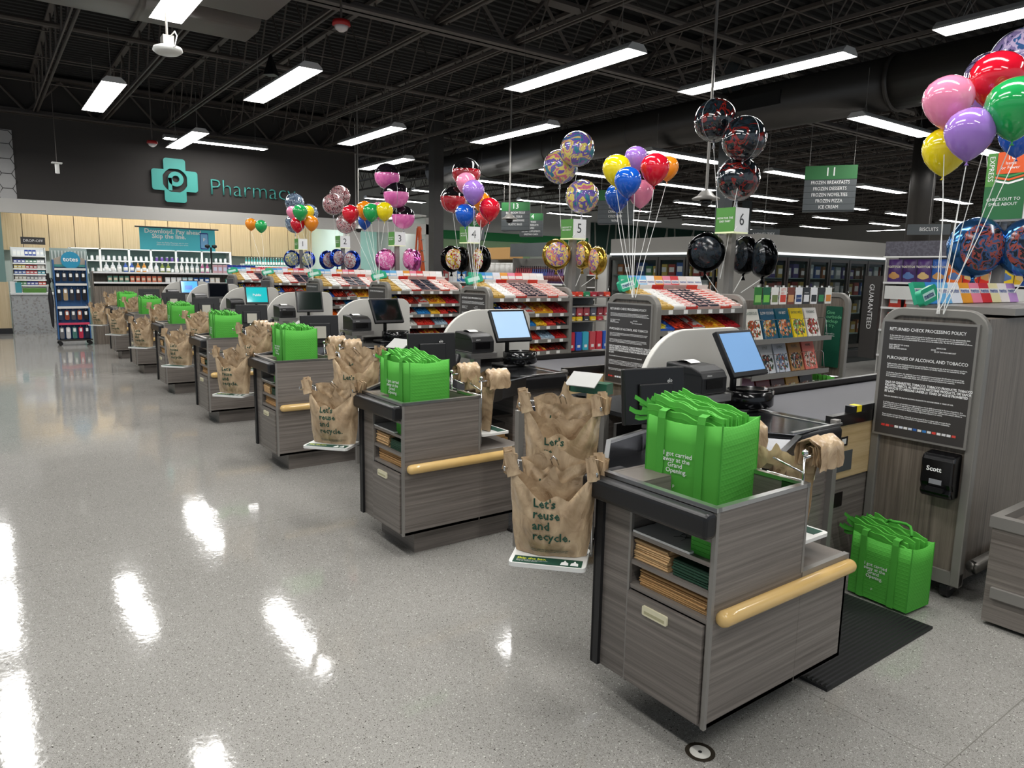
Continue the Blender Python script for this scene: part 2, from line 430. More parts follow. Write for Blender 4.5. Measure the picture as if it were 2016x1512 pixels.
    put('seam_collar', meshk(None, lambda b: b.rbox(-.45, -1.35, -.245, .45, -1.28, .245, .22, 'y', 6), M['duct_oval'], True), t)
    t = thing('oval_duct', 'upper grey oval duct beside the lower one above the front aisle', 'duct', (-8.60, 2.98, 4.76))
    put('duct_body', meshk(None, duct_o(1.2, .46, .2), M['duct_oval'], True), t)
shell()

# ------------------------------------------------------------ light fixtures
def lights():
    em = bpy.data.materials.new('diffuser'); em.use_nodes = True; nt = em.node_tree; nt.nodes.clear()
    e = nt.nodes.new('ShaderNodeEmission'); e.inputs[0].default_value = (1, .985, .96, 1); e.inputs[1].default_value = LAMP
    o = nt.nodes.new('ShaderNodeOutputMaterial'); nt.links.new(e.outputs[0], o.inputs[0])
    def body(b):
        L = 1.22
        prof = [(-.16, 0), (-.15, .03), (-.09, .085), (.09, .085), (.15, .03), (.16, 0)]
        n = len(prof)
        b.add([(-L, y, z) for y, z in prof]+[(L, y, z) for y, z in prof], [(i, i+1, n+i+1, n+i) for i in range(n-1)]+[tuple(range(n)), tuple(range(2*n-1, n-1, -1))])
    def diff(b): b.add([(-1.18, -.135, -.004), (1.18, -.135, -.004), (1.18, .135, -.004), (-1.18, .135, -.004)], [(3, 2, 1, 0)])
    def wires(b):
        b.tube([(-.06, 0, .08), (0, 0, .25), (.06, 0, .08), (0, 0, .245), (0, 0, .8)], .0035, 4)
    bm, dm, wm = meshk('fixbody', body, mat('#c8c8c6', .4, .3)), meshk('fixdiff', diff, em), meshk('fixwire', wires, M['trim'])
    def fix(x, y, rz, label, group=None, z=4.2):
        t = thing('ceiling_light', label, 'light', (x, y, z), rz, group)
        put('housing', bm, t); put('diffuser', dm, t); put('suspension_wire', wm, t, (-.95, 0, 0)); put('suspension_wire', wm, t, (.95, 0, 0))
    rows = [((-13.26, 1.77), 'long tube light nearest the pharmacy sign, left of the others and steeply angled'),
            ((-10.70, 3.68), 'long tube light in front of the dark wall, above the pharmacy lettering'),
            ((-16.48, 3.68), 'short-looking tube light crossing in front of the wall-washing light over the pharmacy cross'),
            ((-13.42, 6.36), 'long tube light above the pink and red clear balloons'),
            ((-16.61, 8.28), 'small tube light directly above the top pink and black balloon'),
            ((-7.47, 6.34), 'big bright tube light at the top centre of the ceiling'),
            ((-6.00, 8.30), 'big bright tube light just above the two red and black clear balloons'),
            ((-11.38, 8.31), 'tube light above the multicoloured princess-style round balloons'),
            ((-7.5, 1.80), 'brightest tube light cut by the top edge of the picture, beside the white access point')]
    for (x, y), lab in rows: fix(x, y, 0, lab)
    for i, (x, y) in enumerate([(-10.5, -.05), (-14, -.05), (-17.5, -.05), (-7, -.05), (-3.5, -.05), (0, -.05), (-4.8, 3.68), (-1.6, 3.68), (1.2, 1.8), (-2.6, 8.3), (1, 6.3), (-3, 1.8)]):
        fix(x, y, 0, 'tube light of the front aisle rows hung outside the picture', 'tube lights of the front aisle outside the picture')
    fix(-19.4, 5.05, math.pi/2, 'tube light running along the dark wall above the pharmacy cross', z=4.66)
    cols = [-2.9, -6.45, -10.95, -14.5, -17.6, -21.15, -24.75]; ys = [12.75, 17.0, 21.3, 25.9, 30.1, 34.8]  # rightmost column is out of view, added for extra lighting
    nm = {0: 'added unseen column at the right', 1: 'column nearest the express sign', 2: 'column above the freezer cases', 3: 'third column from the right', 4: 'fourth column from the right', 5: 'fifth column from the right', 6: 'leftmost column'}
    od = ['front', 'second', 'third', 'fourth', 'fifth', 'last']
    for i, x in enumerate(cols):
        for j, y in enumerate(ys):
            fix(x, y, math.pi/2, 'tube light over the store aisles, %s, %s from the checkouts' % (nm[i], od[j]))
    fix(-19.4, 39, 0, 'crosswise tube light at the far back of the store')
    # concealed strip over the pharmacy panels
    w = bpy.data.materials.new('warm_strip'); w.use_nodes = True; nt = w.node_tree; nt.nodes.clear()
    e = nt.nodes.new('ShaderNodeEmission'); e.inputs[0].default_value = (1, .86, .62, 1); e.inputs[1].default_value = 11
    o = nt.nodes.new('ShaderNodeOutputMaterial'); nt.links.new(e.outputs[0], o.inputs[0])
    t = thing('strip_light', 'warm hidden strip light washing the blond wood panels of the pharmacy', 'light', (-23.3, .5, 3.3))
    put('diffuser', meshk(None, lambda b: b.box(0, .5, 0, .06, 8.2, .02), w), t)
    t = thing('strip_light', 'added unseen white strip brightening the medicine shelves inside the pharmacy', 'light', (-22.2, .5, 3.32))
    e2 = mat('#ffffff', .5, 0, .5, 16); put('diffuser', meshk(None, lambda b: b.box(.3, .5, 0, .7, 7.9, .02), e2), t)  # unseen strip, added to light the shelf fronts
    t = thing('strip_light', 'added unseen white strip brightening the pale teal room right of the pharmacy', 'light', (-22.2, 9.3, 3.32)); put('diffuser', meshk(None, lambda b: b.box(0, .1, 0, .4, 2.1, .02), e2), t)  # put in only to brighten the dark teal room
lights()

# ------------------------------------------------------------ checkout lanes
def bx(*a, **k): return lambda b: b.box(*a, **k)
OFFL = (-1.65, 2.2, 0)
def lane_part(name, key, fn, mats, root, smooth=False, bevel=0, off=OFFL, label=None):
    return put(name, meshk(key, fn, mats, smooth, off, name), root, bevel=bevel, label=label)

def stand(k):
    x0, x1, y0, y1, y2 = XR-.536, XR, YF, YF+.523, YF+.846
    t = thing('bagging_stand', 'grey woodgrain bagging stand with black bumper, %s' % (ORD[k]+' of the seven'), 'bagging stand', (OFFL[0]-k*D, OFFL[1], 0), group='bagging stands along the front aisle')
    P = lambda *a, **kw: lane_part(*a, root=t, **kw)
    zb = .135
    def body(b):
        b.box(x0, y0+.004, zb, x0+.02, y1, .90)                 # far side
        b.box(x1-.018, y0, zb, x1, y1, .90)                     # near side upper
        b.box(x1-.018, y1, zb, x1, y2, .565)
        b.box(x0, y2-.018, zb, x1, y2, .565)
        b.box(x0+.02, y1-.018, .55, x1-.018, y1, .90)
        b.box(x0, y0+.45, zb, x1-.018, y0+.47, .80)
        b.box(x0, y0+.004, zb, x1, y2, zb+.02)
        b.box(x0+.02, y0+.003, zb, x0+.165, y0+.45, .90)        # left pilaster
        b.box(x0, y1, .548, x1, y2, .57)                         # low shelf top
        b.box(x0+.02, y0+.01, .875, x1-.018, y0+.03, .90)
        b.box(x0+.02, y0+.01, .785, x1-.018, y1, .80)
    P('cabinet_body', 'st_body', body, M['lam_h'], bevel=.002)
    for i_, q_ in enumerate(((x1-.012, y0-.003, zb, x1+.002, y0+.012, .905), (x1-.012, y1-.012, .57, x1+.002, y1+.002, .905), (x1-.02, y1, .548, x1+.002, y2+.002, .572), (x0+.160, y0-.003, zb, x0+.170, y0+.01, .80))):
        P('edge_trim', ('st_edge', i_), bx(*q_), M['trim'])
    P('shelf', 'st_sh1', bx(x0+.165, y0+.002, .706, x1-.018, y0+.45, .722), M['lam_h'])
    P('shelf', 'st_sh2', bx(x0+.165, y0+.002, .600, x1-.018, y0+.45, .616), M['lam_h'])
    P('shelf', 'st_sh3', bx(x0+.165, y0+.002, .507, x1-.018, y0+.45, .523), M['lam_h'])
    d = P('door', 'st_door', bx(x0+.172, y0-.012, zb+.012, x1-.022, y0+.006, .500), M['lam_h'], bevel=.002)
    lane_part('handle', 'st_handle', lambda b: [b.rbox(-1.66, y0-.020, .440, -1.545, y0-.012, .475, .006, 'y'), b.box(-1.65, y0-.0205, .447, -1.555, y0-.0200, .458, mi=1)], [M['ivory'], mat('#b8b28c', .5)], d)
    P('corner_guard', 'st_guard', lambda b: [b.box(x0-.012, y0-.012, zb, x0+.028, y0+.004, .84), b.box(x0-.012, y0-.012, zb, x0+.0, y0+.05, .84)], M['rubber'])
    def bump(b):
        b.rbox(x0-.045, y0-.06, .812, x1+.004, y0-.001, .898, .02, 'x', 5)
        b.rbox(x0-.055, y0-.045, .812, x0-.001, y0+.15, .898, .02, 'y', 5)
    P('bumper', 'st_bump', bump, M['black'], bevel=.012)
    def rim(b):
        z0, z1 = .897, .912; w = .02
        b.box(x0-.005, y0-.006, z0, x1+.003, y0+w, z1); b.box(x1-w, y0, z0, x1+.003, y1, z1); b.box(x0+.3, y1-w, z0, x1+.003, y1+.003, z1)
        for (xa, ya, xb, yb) in ((x0, y0, x0-.355, y0+.365), (x0-.355, y0+.365, x0-.43, y0+.68)):
            dx, dy = xb-xa, yb-ya; L = math.hypot(dx, dy); nx, ny = -dy/L*w, dx/L*w
            b.prism([(xa, ya), (xb, yb), (xb-nx, yb-ny), (xa-nx, ya-ny)], z0, z1)
    P('steel_rim', 'st_rim', rim, M['steel'])
    def tray(b):
        z = .803; pl = [(x1-.02, y0+.02), (x1-.02, y1-.02), (x1-.1, y1-.02), (x1-.3, y0+.9), (-2.36, y0+.9), (-2.34, 2.52), (-2.27, 2.21), (x0, y0+.02)]
        b.add([(x, y, z+.0) for x, y in pl], [tuple(range(len(pl)))])
        n = len(pl)
        for i in (0, 1, 2, 4, 5, 6, 7):
            a, c = pl[i], pl[(i+1) % n]
            b.add([(a[0], a[1], z), (c[0], c[1], z), (c[0], c[1], .90), (a[0], a[1], .90)], [(0, 1, 2, 3)])
    P('steel_tray', 'st_tray', tray, M['tray_steel'])
    P('toe_kick', ('st_toe', k == 0), bx(x0+.06, y0+(.30 if k == 0 else .10), 0, x1-(.30 if k == 0 else .05), y2-.06, zb), M['lam_h'])
    P('bump_rail', 'st_rail', lambda b: b.tube([(x1+.018, y0+.020, .529), (x1+.018, y0+.024, .529), (x1+.018, y0+.032, .529), (x1+.018, y0+.046, .529)]+[(x1+.018, y0+.046+(y2-.02-y0-.046)*q_/16, .529) for q_ in range(1, 17)]+[(x1+.018, y2-.008, .529), (x1+.018, y2, .529), (x1+.018, y2+.004, .529)], [.006, .016, .024, .028]+[.028]*16+[.024, .016, .006], 20), M['rail'], smooth=True)
    return t

def thin_stack(name, n, x0, x1, y0, y1, z0, th, gap, mats, label, cat, group, jit=.006):
    me = meshk(('sheet', round(x1-x0, 3), round(y1-y0, 3), th), lambda b: b.grid_slab(x1-x0, y1-y0, th), mats[0])
    for i in range(n):
        o = put(name, me, None, ((x0+x1)/2+random.uniform(-jit, jit), (y0+y1)/2+random.uniform(-jit, jit), z0+i*(th+gap)), (0, 0, random.uniform(-.02, .02)))
        tag(o, label, cat, group)
def _slab(s, w, d, th):
    # folded bag: slab with a softly bulged fold edge
    prof = [(-w/2, 0), (w/2, 0), (w/2, th), (-w/2, th)]
    s.box(-w/2, -d/2, 0, w/2, d/2, th*.92)
    s.rbox(-w/2, -d/2-.004, 0, w/2, -d/2+.006, th, th*.45, 'x', 2)
MB.grid_slab = _slab

def cubby(k):
    ox = -k*D; x0 = XR-.536+.17; x1 = XR-.02; y = YF+.02
    near = k <= 2; od = ORD[k]
    # white booklet + green boxes
    t = thing('booklet', 'white booklet on the top cubby shelf of the %s bagging stand' % od, 'booklet', (x0+.14+ox, y+.12, .7225))
    put('cover', meshk('booklet', lambda b: b.box(-.135, -.14, 0, .125, .12, .008), M['white']), t)
    if k == 0:
        def leafs(b):
            for c, s_ in (((-.01, 0), .05), ((.05, .03), .035), ((.03, -.05), .04)):
                for a in range(5):
                    pts = [(c[0]+s_*math.cos(a*1.25)*u, c[1]+s_*math.sin(a*1.25)*u+.012*math.sin(u*3.1), .0088) for u in (0, .33, .66, 1)]
                    b.tube(pts, .0008, 3)
        put('line_drawing', meshk(None, leafs, M['black']), t)
    for i in range(4 if near else 2):
        h = .015 if near else .03
        o = put('coupon_box', meshk(('cbox', near), lambda b: b.box(-.045, -.06, 0, .045, .06, h-.001), M['green_d']), None, (x1-.05+ox, y+.062, .7225+i*h))
        tag(o, 'small green box on the top shelf of the %s bagging stand' % od, 'box', 'green boxes in the %s bagging stand' % od)
    n = 9 if near else 3
    kr = [M['kraft2'], M['kraft']]
    thin_stack('paper_bag', n, x0+.005+ox, x0+.165+ox, y, y+.3, .6165, .075/n*.9, .075/n*.1, [M['kraft2']], 'folded kraft paper bag on the middle shelf of the %s bagging stand' % od, 'paper bag', 'narrow paper bags in the %s bagging stand' % od, .004)
    thin_stack('folded_tote', 6 if near else 2, x0+.18+ox, x1-.01+ox, y+.005, y+.3, .6165, .009 if near else .027, .001, [mat('#123d28', .6)], 'dark green folded bag on the middle shelf of the %s bagging stand' % od, 'folded bag', 'dark green bags in the %s bagging stand' % od, .003)
    n = 10 if near else 3
    thin_stack('paper_bag', n, x0+.03+ox, x1-.012+ox, y+.005, y+.36, .5235, .068/n*.88, .068/n*.12, [M['kraft']], 'wide folded paper bag, bottom cubby shelf of the %s bagging stand' % od, 'paper bag', 'wide paper bags in the %s bagging stand' % od, .004)

# ------------------------------------------------------------ green insulated totes
TW, TD, TH = .315, .285, .312
def tote_shell(w, d, h, txt=True):
    def fn(b):
        th = .006
        def side(xa, ya, xb, yb, mi, sag=.012):
            n = 8; vs = []
            for lay in (0, 1):
                for i in range(n+1):
                    u = i/n; x = xa+(xb-xa)*u; y = ya+(yb-ya)*u; bl = .006*math.sin(math.pi*u)
                    nx, ny = (yb-ya), -(xb-xa); L = math.hypot(nx, ny); nx /= L; ny /= L
                    for j in range(5):
                        v = j/4; z = v*(h-sag*math.sin(math.pi*u)*v*1.3); s_ = bl*math.sin(math.pi*v)-lay*th
                        vs.append((x+nx*s_, y+ny*s_, z))
            N = (n+1)*5; fs = []
            for i in range(n):
                for j in range(4):
                    a = i*5+j; fs.append((a, a+5, a+6, a+1)); fs.append((a+N+1, a+N+6, a+N+5, a+N))
                a = i*5+4; fs.append((a, a+5, a+5+N, a+N))
            b.add(vs, fs, mi)
        side(-w/2, -d/2, w/2, -d/2, 0); side(w/2, -d/2, w/2, d/2, 1); side(w/2, d/2, -w/2, d/2, 0); side(-w/2, d/2, -w/2, -d/2, 1)
        b.box(-w/2, -d/2, 0, w/2, d/2, .006, 0)
    return fn
def tote(k, loc, rz, w=TW, d=TD, h=TH, label='', group=None, quiltall=False, lean=0):
    t = thing('insulated_tote', label, 'tote bag', loc, rz, group)
    t.rotation_euler = (0, lean, rz)
    put('bag_body', meshk(('tote', w, d, h, quiltall), tote_shell(w, d, h), [M['quilt'] if quiltall else M['green'], M['quilt']], True), t)
    def seams(b):
        for sx in (-1, 1):
            for sy in (-1, 1): b.tube([(sx*w/2, sy*d/2, .003), (sx*w/2, sy*d/2, h+.002)], .0028, 5)
        for sy in (-1, 1): b.tube([(-w/2, sy*d/2, .003), (w/2, sy*d/2, .003)], .0028, 5)
        for sx in (-1, 1): b.tube([(sx*w/2, -d/2, .003), (sx*w/2, d/2, .003)], .0028, 5)
    put('piping', meshk(('seam', w, d, h), seams, M['green_d']), t)
    def strap(b):
        for sy in (-1,):
            for x in (-w*.29, w*.24):
                b.box(x-.016, sy*d/2-.0085, 0, x+.016, sy*d/2-.0065, h-.004)
                pts = [(x, sy*d/2-.008, h-.006), (x+.0, sy*d/2-.003, h+.022), (x+.004, sy*d/2+.02, h+.030), (x+.01, sy*d/2+.045, h+.018)]
                for a, c in zip(pts, pts[1:]): b.add([(a[0]-.016, a[1], a[2]), (a[0]+.016, a[1], a[2]), (c[0]+.016, c[1], c[2]), (c[0]-.016, c[1], c[2])], [(0, 1, 2, 3)])
    put('strap', meshk(('strap', w, d, h), strap, mat('#4aa636', .75)), t)
    if k <= 4:
        s = .0235 if k == 0 else .025
        text('printed_slogan', 'I got carried\naway at the\n   Grand\n  Opening.', s*(w/.3), (-.075, -d/2-.0098, h*.47), RY, M['inkw'], t, line=.85, bold=.012)
        text('printed_logo', 'p', .018, (-.024, -d/2-.0098, h*.19), RY, M['inkw'], t, 'CENTER')
    return t
def folded(seed, w=.27, h=.3, sl=.05):
    """one folded tote standing on edge, wavy, with a torn-looking soft top edge"""
    def fn(b):
        rr = random.Random(seed); ph = rr.uniform(0, 6); am = rr.uniform(.001, .0035)
        n = 14; th = .009
        def P(u, v, s):
            x = (u-.5)*w*(1+.03*math.sin(ph+v*2))-.012*v; z = v*(h+sl*(.5-u)) + (0 if v < .9 else .005*math.sin(u*17+ph))
            return (x, am*math.sin(u*7+ph)+.003*math.sin(v*5+ph)+s*th/2, z)
        for s in (-1, 1): b.grid(lambda u, v: P(u, v, s), n, 5, flip=(s > 0))
        b.grid(lambda u, v: P(u, 1, v*2-1), n, 1)
        b.grid(lambda u, v: P(1, v, u*2-1), 1, 5); b.grid(lambda u, v: P(0, v, 1-u*2), 1, 5)
        # rolled double hem
        b.tube([P(u/10, .93, 0) for u in range(11)], .0058, 4, caps=False)
    return fn
def handle_mesh(seed):
    def fn(b):
        rr = random.Random(seed)
        for i in range(2):
            L = rr.uniform(.06, .11); dz = rr.uniform(-.03, .03); dy = rr.uniform(-.02, .02); w = rr.uniform(.012, .018); n = 5
            for s_ in (0, .004):
                vs = []
                for j in range(n+1):
                    u = j/n; x = .03-(L+.03)*u; z = -.008-.012*i+dz*u*u+.006*math.sin(u*6+seed); y = dy*u+s_+.004*math.sin(u*5+i)
                    vs += [(x, y, z-w*.6), (x, y+.004*u, z+w*.6)]
                b.add(vs, [(2*j, 2*j+1, 2*j+3, 2*j+2) for j in range(n)])
    return fn
def fill_tote(loc, rz, n, w, d, h, label, group, sl=0, lean=0, side=True, top=.05, k_=1):
    cs, sn = math.cos(rz), math.sin(rz)
    for i in range(n):
        u = (i+.5)/n; ly = -d/2+.012+u*(d-.024); lx = random.uniform(-.012, .002)
        hh = top+random.uniform(-.012, .014)*(1 if k_ < 2 else .6)+.015*math.sin(math.pi*u)
        T = thing('folded_tote', label, 'folded tote bag', (loc[0]+cs*lx-sn*ly, loc[1]+sn*lx+cs*ly, loc[2]+hh-.003), 0, group)
        T.rotation_euler = (random.uniform(-.07, .05), random.uniform(-.02, .02)+sl+lean, rz+random.uniform(-.02, .02))
        j = i % 7
        put('folded_body', meshk(('fold', j, round(w, 2), round(h, 2)), folded(j, w*.90, h, .05 if k_ < 2 else .012), M['green'], True), T)
        if side: put('handle', meshk(('foldh', j), handle_mesh(j), M['green_d']), T, (-w*.44, 0, h-.015))

# ------------------------------------------------------------ T-shirt bags on their racks
BAZ = math.atan2(.189, .208)      # the rack's bag plane runs along (.208,.189)
def bag_front(seed, W=.30, H=.335, neck=.235, bulge=.055, full=1.0):
    ph = seed*1.7
    def S(s, v):
        a = abs(s)
        hd = max(0, min(1, (a-.42)/.30)); hd = hd*hd*(3-2*hd)
        T = neck+(H-neck)*hd+.012*math.sin(9*s+ph)*(1-hd)
        z = v*T
        wd = W/2*(.90+.12*math.sin(math.pi*min(1, z/H*1.1))*full)
        x = s*wd
        if hd > 0 and z > neck*.7:
            q = min(1, (z-neck*.7)/(H-neck*.7)); sg = 1 if s > 0 else -1
            q = q**.8; x = x*(1-.85*q*hd)+.85*q*hd*sg*(W/2+.026)
        y = -bulge*(1-a**2.6)*(math.sin(math.pi*min(1, .12+.8*z/H))**.7)
        tx, tz = (1 if s > 0 else -1)*W/2, H
        ang = math.atan2(x-tx, tz-z+.001); rad = math.hypot(x-tx, z-tz)
        y += .0075*math.sin(ang*15+ph)*min(1, rad/.08)*math.exp(-rad/.20)
        y += .006*noise.noise(Vector((x*16, seed*3.1, z*13)))+.003*noise.noise(Vector((x*45, seed*3.1, z*30)))
        return x, y, z
    return S
def bag_mesh(seed, W=.30, H=.335, neck=.235, bulge=.055, full=1.0):
    S = bag_front(seed, W, H, neck, bulge, full)
    def fn(b):
        b.grid(lambda u, v: S(u*2-1, v), 44, 26)
        Bk = bag_front(seed+9, W, H, neck+.05, -.012, full)
        def back(u, v):
            x, y, z = Bk(u*2-1, v); s = u*2-1
            return (x, y*.6+.012*(1-s*s), z+ (.05*math.exp(-(s/.12)**2)*v if v > .8 else 0))
        b.grid(back, 30, 14)
        def bot(u, v):
            a = S(u*2-1, 0); c = back(u, 0); return tuple(a[i]*(1-v)+c[i]*v for i in range(3))
        b.grid(bot, 30, 2)
    return fn
def slogan(seed, parent, lines, size, x, z, sp, W=.30, H=.335, neck=.235, bulge=.055, small=True):
    S = bag_front(seed, W, H, neck, bulge)
    import bmesh
    def surf_y(px, pz):
        wd = W/2*(.90+.12*math.sin(math.pi*min(1, pz/H*1.1))); s = max(-1, min(1, px/wd))
        lo, hi = 0, 1
        for _ in range(14):
            m_ = (lo+hi)/2
            if S(s, m_)[2] < pz: lo = m_
            else: hi = m_
        return S(s, lo)[1]
    k = ('slogan', seed, tuple(lines), size)
    if k not in KEY:
        me = text_mesh('\n'.join(lines), size, 'LEFT', .02, 1, 1, sp).copy()
        for v in me.vertices:
            px, pz = x+v.co.x, z+v.co.y
            v.co = (px, surf_y(px, pz)-.0035, pz)
        me.materials.clear(); me.materials.append(M['ink']); KEY[k] = me
    put('printed_slogan', KEY[k], parent)
def handles_bundle(n, seed):
    def fn(b):
        rr = random.Random(seed)
        for i in range(n):
            y = .0+i*.012; a = rr.uniform(-.35, .35)+(.12 if seed % 2 else -.12)*i*.3; w = rr.uniform(.038, .055); h = rr.uniform(.06, .10)
            T = Matrix.Translation((0, y, 0)) @ Matrix.Rotation(a, 4, 'Y') @ Matrix.Rotation(rr.uniform(-.2, .2), 4, 'X')
            b.grid(lambda u, v: tuple(T @ Vector(((u-.5)*w*(1-.25*v), .003*math.sin(u*9+i), v*h-.03))), 4, 4)
            b.grid(lambda u, v: tuple(T @ Vector(((u-.5)*w*(1-.25*v), .004+.003*math.sin(u*9+i), v*h-.03))), 4, 4, flip=True)
            b.grid(lambda u, v: tuple(T @ Vector(((u-.5)*w*.75, .004*v, h-.03))), 4, 1)
    return fn
def bag_station(k, which):
    ox = -k*D; od = ORD[k]
    if which == 'front': cx_, cy_, cz = -2.052, 1.728, .575
    else: cx_, cy_, cz = -2.335, 2.005, .745
    rz = BAZ; ca, sa = math.cos(rz), math.sin(rz)
    t = thing('bag_rack', '%s chrome bag rack with white tray at the %s bagging stand' % ('front' if which == 'front' else 'rear', od), 'bag rack', (cx_+ox, cy_, cz-.03), rz)
    fr = which == 'front'
    def wires(b):
        b.tube([(-.19, .05, .365), (.19, .05, .365)], .0045, 6); b.tube([(-.15, .05, 0), (-.15, .05, .365)], .004, 6); b.tube([(.15, .05, 0), (.15, .05, .365)], .004, 6)
        for sx in (-1, 1):
            b.tube([(sx*.172, .06, .365), (sx*.172, -.10, .365), (sx*.172, -.115, .372), (sx*.172, -.118, .385)], .0042, 6)
        b.tube([(-.012, .03, .365), (-.012, -.03, .40), (0, -.035, .415), (.012, -.03, .40), (.012, .03, .365)], .0028, 5)
        b.tube([(-.15, .05, 0), (.15, .05, 0)], .004, 6); b.tube([(-.15, .05, 0), (-.14, .28, .03)], .006, 6); b.tube([(.15, .05, 0), (.14, .28, .03)], .006, 6)
    put('wire_frame', meshk('brack', wires, M['chrome'], True), t)
    tr = put('tray', meshk('btray', lambda b: b.rbox(-.145, -.155, 0, .145, .05, .016, .02, 'z', 4), M['white']), t, (0, 0, .012))
    put('green_card', meshk('btcard', lambda b: b.box(-.13, -.148, .0165, .13, -.085, .0175), M['ink']), tr)
    if k <= 2:
        text('lettering', 'Skip the bag.', .022, (-.118, -.108, .0185), (0, 0, 0), mat('#d6e04a', .5), tr, bold=.03)
        text('lettering', 'Return by hand or reusable tote.\nHelp us reduce plastic.', .009, (-.118, -.129, .0185), (0, 0, 0), M['inkw'], tr)
        def ic(b):
            for x in (.065, .102): b.prism([(x-.015, -.14), (x+.015, -.14), (x+.013, -.118), (x+.004, -.112), (x+.003, -.100), (x-.003, -.100), (x-.004, -.112), (x-.013, -.118)], .0176, .0182)
        put('bag_symbols', meshk('btic', ic, M['inkw']), tr)
    sd = 2*k+(0 if fr else 1)
    g = thing('plastic_bag', 'open tan bag with slogan on the %s rack, %s bagging stand' % ('front' if fr else 'rear', od), 'plastic bag', (cx_+ox, cy_, cz), rz)
    W_, H_ = (.305, .335); wob = [0, .01, -.008, .012, 0, .006, -.004][k]
    put('bag_sheet', meshk(('bag', sd), bag_mesh(sd, W_, H_, .235 if fr else .215, .075), M['bag'], True), g, (wob, -.03, 0))
    if k <= 5 or fr:
        slogan(sd, g, ["Let's", 'reuse', 'and', 'recycle.'], .047 if k <= 1 else .045, -.065, .150 if fr else .125, .92, W_, H_, .235 if fr else .215, .075)
        g.children[-1].location = (wob, -.03, 0)
        if k <= 1 and fr:
            slogan(sd, g, ['Please return this bag to a participating store for', 'recycling. Reduce and reuse bags when you can.'], .0072, -.07, .026, 1.0, W_, H_, .235, .075)
            g.children[-1].location = (wob, -.03, 0)
    g2 = thing('plastic_bag', 'crumpled tan bag behind the open one, %s rack, %s bagging stand' % ('front' if fr else 'rear', od), 'plastic bag', (cx_+ox+.02*-sa, cy_+.02*ca, cz+.012), rz)
    put('bag_sheet', meshk(('bag2', sd), bag_mesh(sd+31, .23, .345, .315, .012), M['bag'], True), g2, (0, .0, 0))
    if k <= 2: slogan(sd+31, g2, ["Let's", 'reuse.'], .04, -.06, .235, .95, .23, .345, .315, .012)
    for sx in (-1, 1):
        h = thing('bag_pack', 'folded bag handles on the %s hook of the %s rack, %s bagging stand' % ('left' if sx < 0 else 'right', 'front' if fr else 'rear', od), 'bag bundle', (cx_+ox+sx*.176*ca, cy_+sx*.176*sa, cz+.335), rz+sx*-.35)
        put('folded_handles', meshk(('hb', (k+sx) % 4, k < 2), handles_bundle(9 if k < 2 else 5, k*2+sx), M['bag'], True), h, (0, -.07, 0))
def side_rack(k):
    """wire rack of bags on the cashier side of a stand"""
    ox = -k*D; od = ORD[k]; xx, yy = -1.60, 2.41
    t = thing('bag_rack', 'chrome wire bag rack on the cashier side of the %s bagging stand' % od, 'bag rack', (xx+ox, yy, .60))
    def w(b):
        for x in (-.17, .17):
            b.tube([(x, 0, .0), (x, 0, .40)], .0045, 6); b.tube([(x, 0, .385), (x, .18, .40), (x, .2, .415)], .0045, 6)
            b.lathe([(0, -.014), (.010, -.01), (.014, 0), (.010, .01), (0, .014)], 10, (x, 0, .405))
        b.tube([(-.17, 0, .30), (.17, 0, .30)], .004, 6); b.tube([(-.17, 0, .36), (-.04, 0, .345)], .004, 6); b.tube([(.17, 0, .33), (.04, 0, .36)], .004, 6)
        b.tube([(-.17, 0, .04), (.17, 0, .04)], .004, 6)
    put('wire_frame', meshk('srack', w, M['chrome'], True), t)
    tr = put('tray', meshk('stray', lambda b: b.rbox(-.15, .01, 0, .17, .22, .014, .02, 'z', 4), M['white']), t, (0, 0, .04))
    put('green_card', meshk('stcard', lambda b: b.box(-.13, .14, .0142, .15, .205, .0152), M['ink']), tr)
    g = thing('plastic_bag', 'tan plastic bag hanging down the cashier side of the %s bagging stand' % od, 'plastic bag', (xx+ox, yy+.09, .66), math.pi)
    put('bag_sheet', meshk(('sbag', k % 2), bag_mesh(60+k % 2, .31, .34, .25, .045), M['bag'], True), g)
    for sx in (-1, 1):
        h = thing('bag_pack', 'tan bags draped over the %s arm of the cashier-side rack, %s stand' % ('right' if sx > 0 else 'left', od), 'bag bundle', (xx+ox+sx*.165, yy+.03, .965))
        def drape(b):
            for i in range(7):
                r = .018+.006*i; a0 = .1*i
                def f(u, v, r=r, i=i):
                    y = v*.15; an = math.pi*(u*1.0-.0)
                    dr = .07+.004*i
                    if u < .4: x, z = -r, -dr*(1-u/.4)
                    elif u > .6: x, z = r, -dr*(u-.6)/.4
                    else:
                        q = (u-.4)/.2*math.pi; x, z = -r*math.cos(q), r*math.sin(q)
                    return (x+.004*math.sin(v*14+i*2), y+.004*math.sin(u*17+i), z*.8+.05+.005*math.sin(v*23+u*11+i))
                b.grid(f, 14, 8)
        put('folded_bags', meshk('sdrape', drape, M['bag'], True), h)

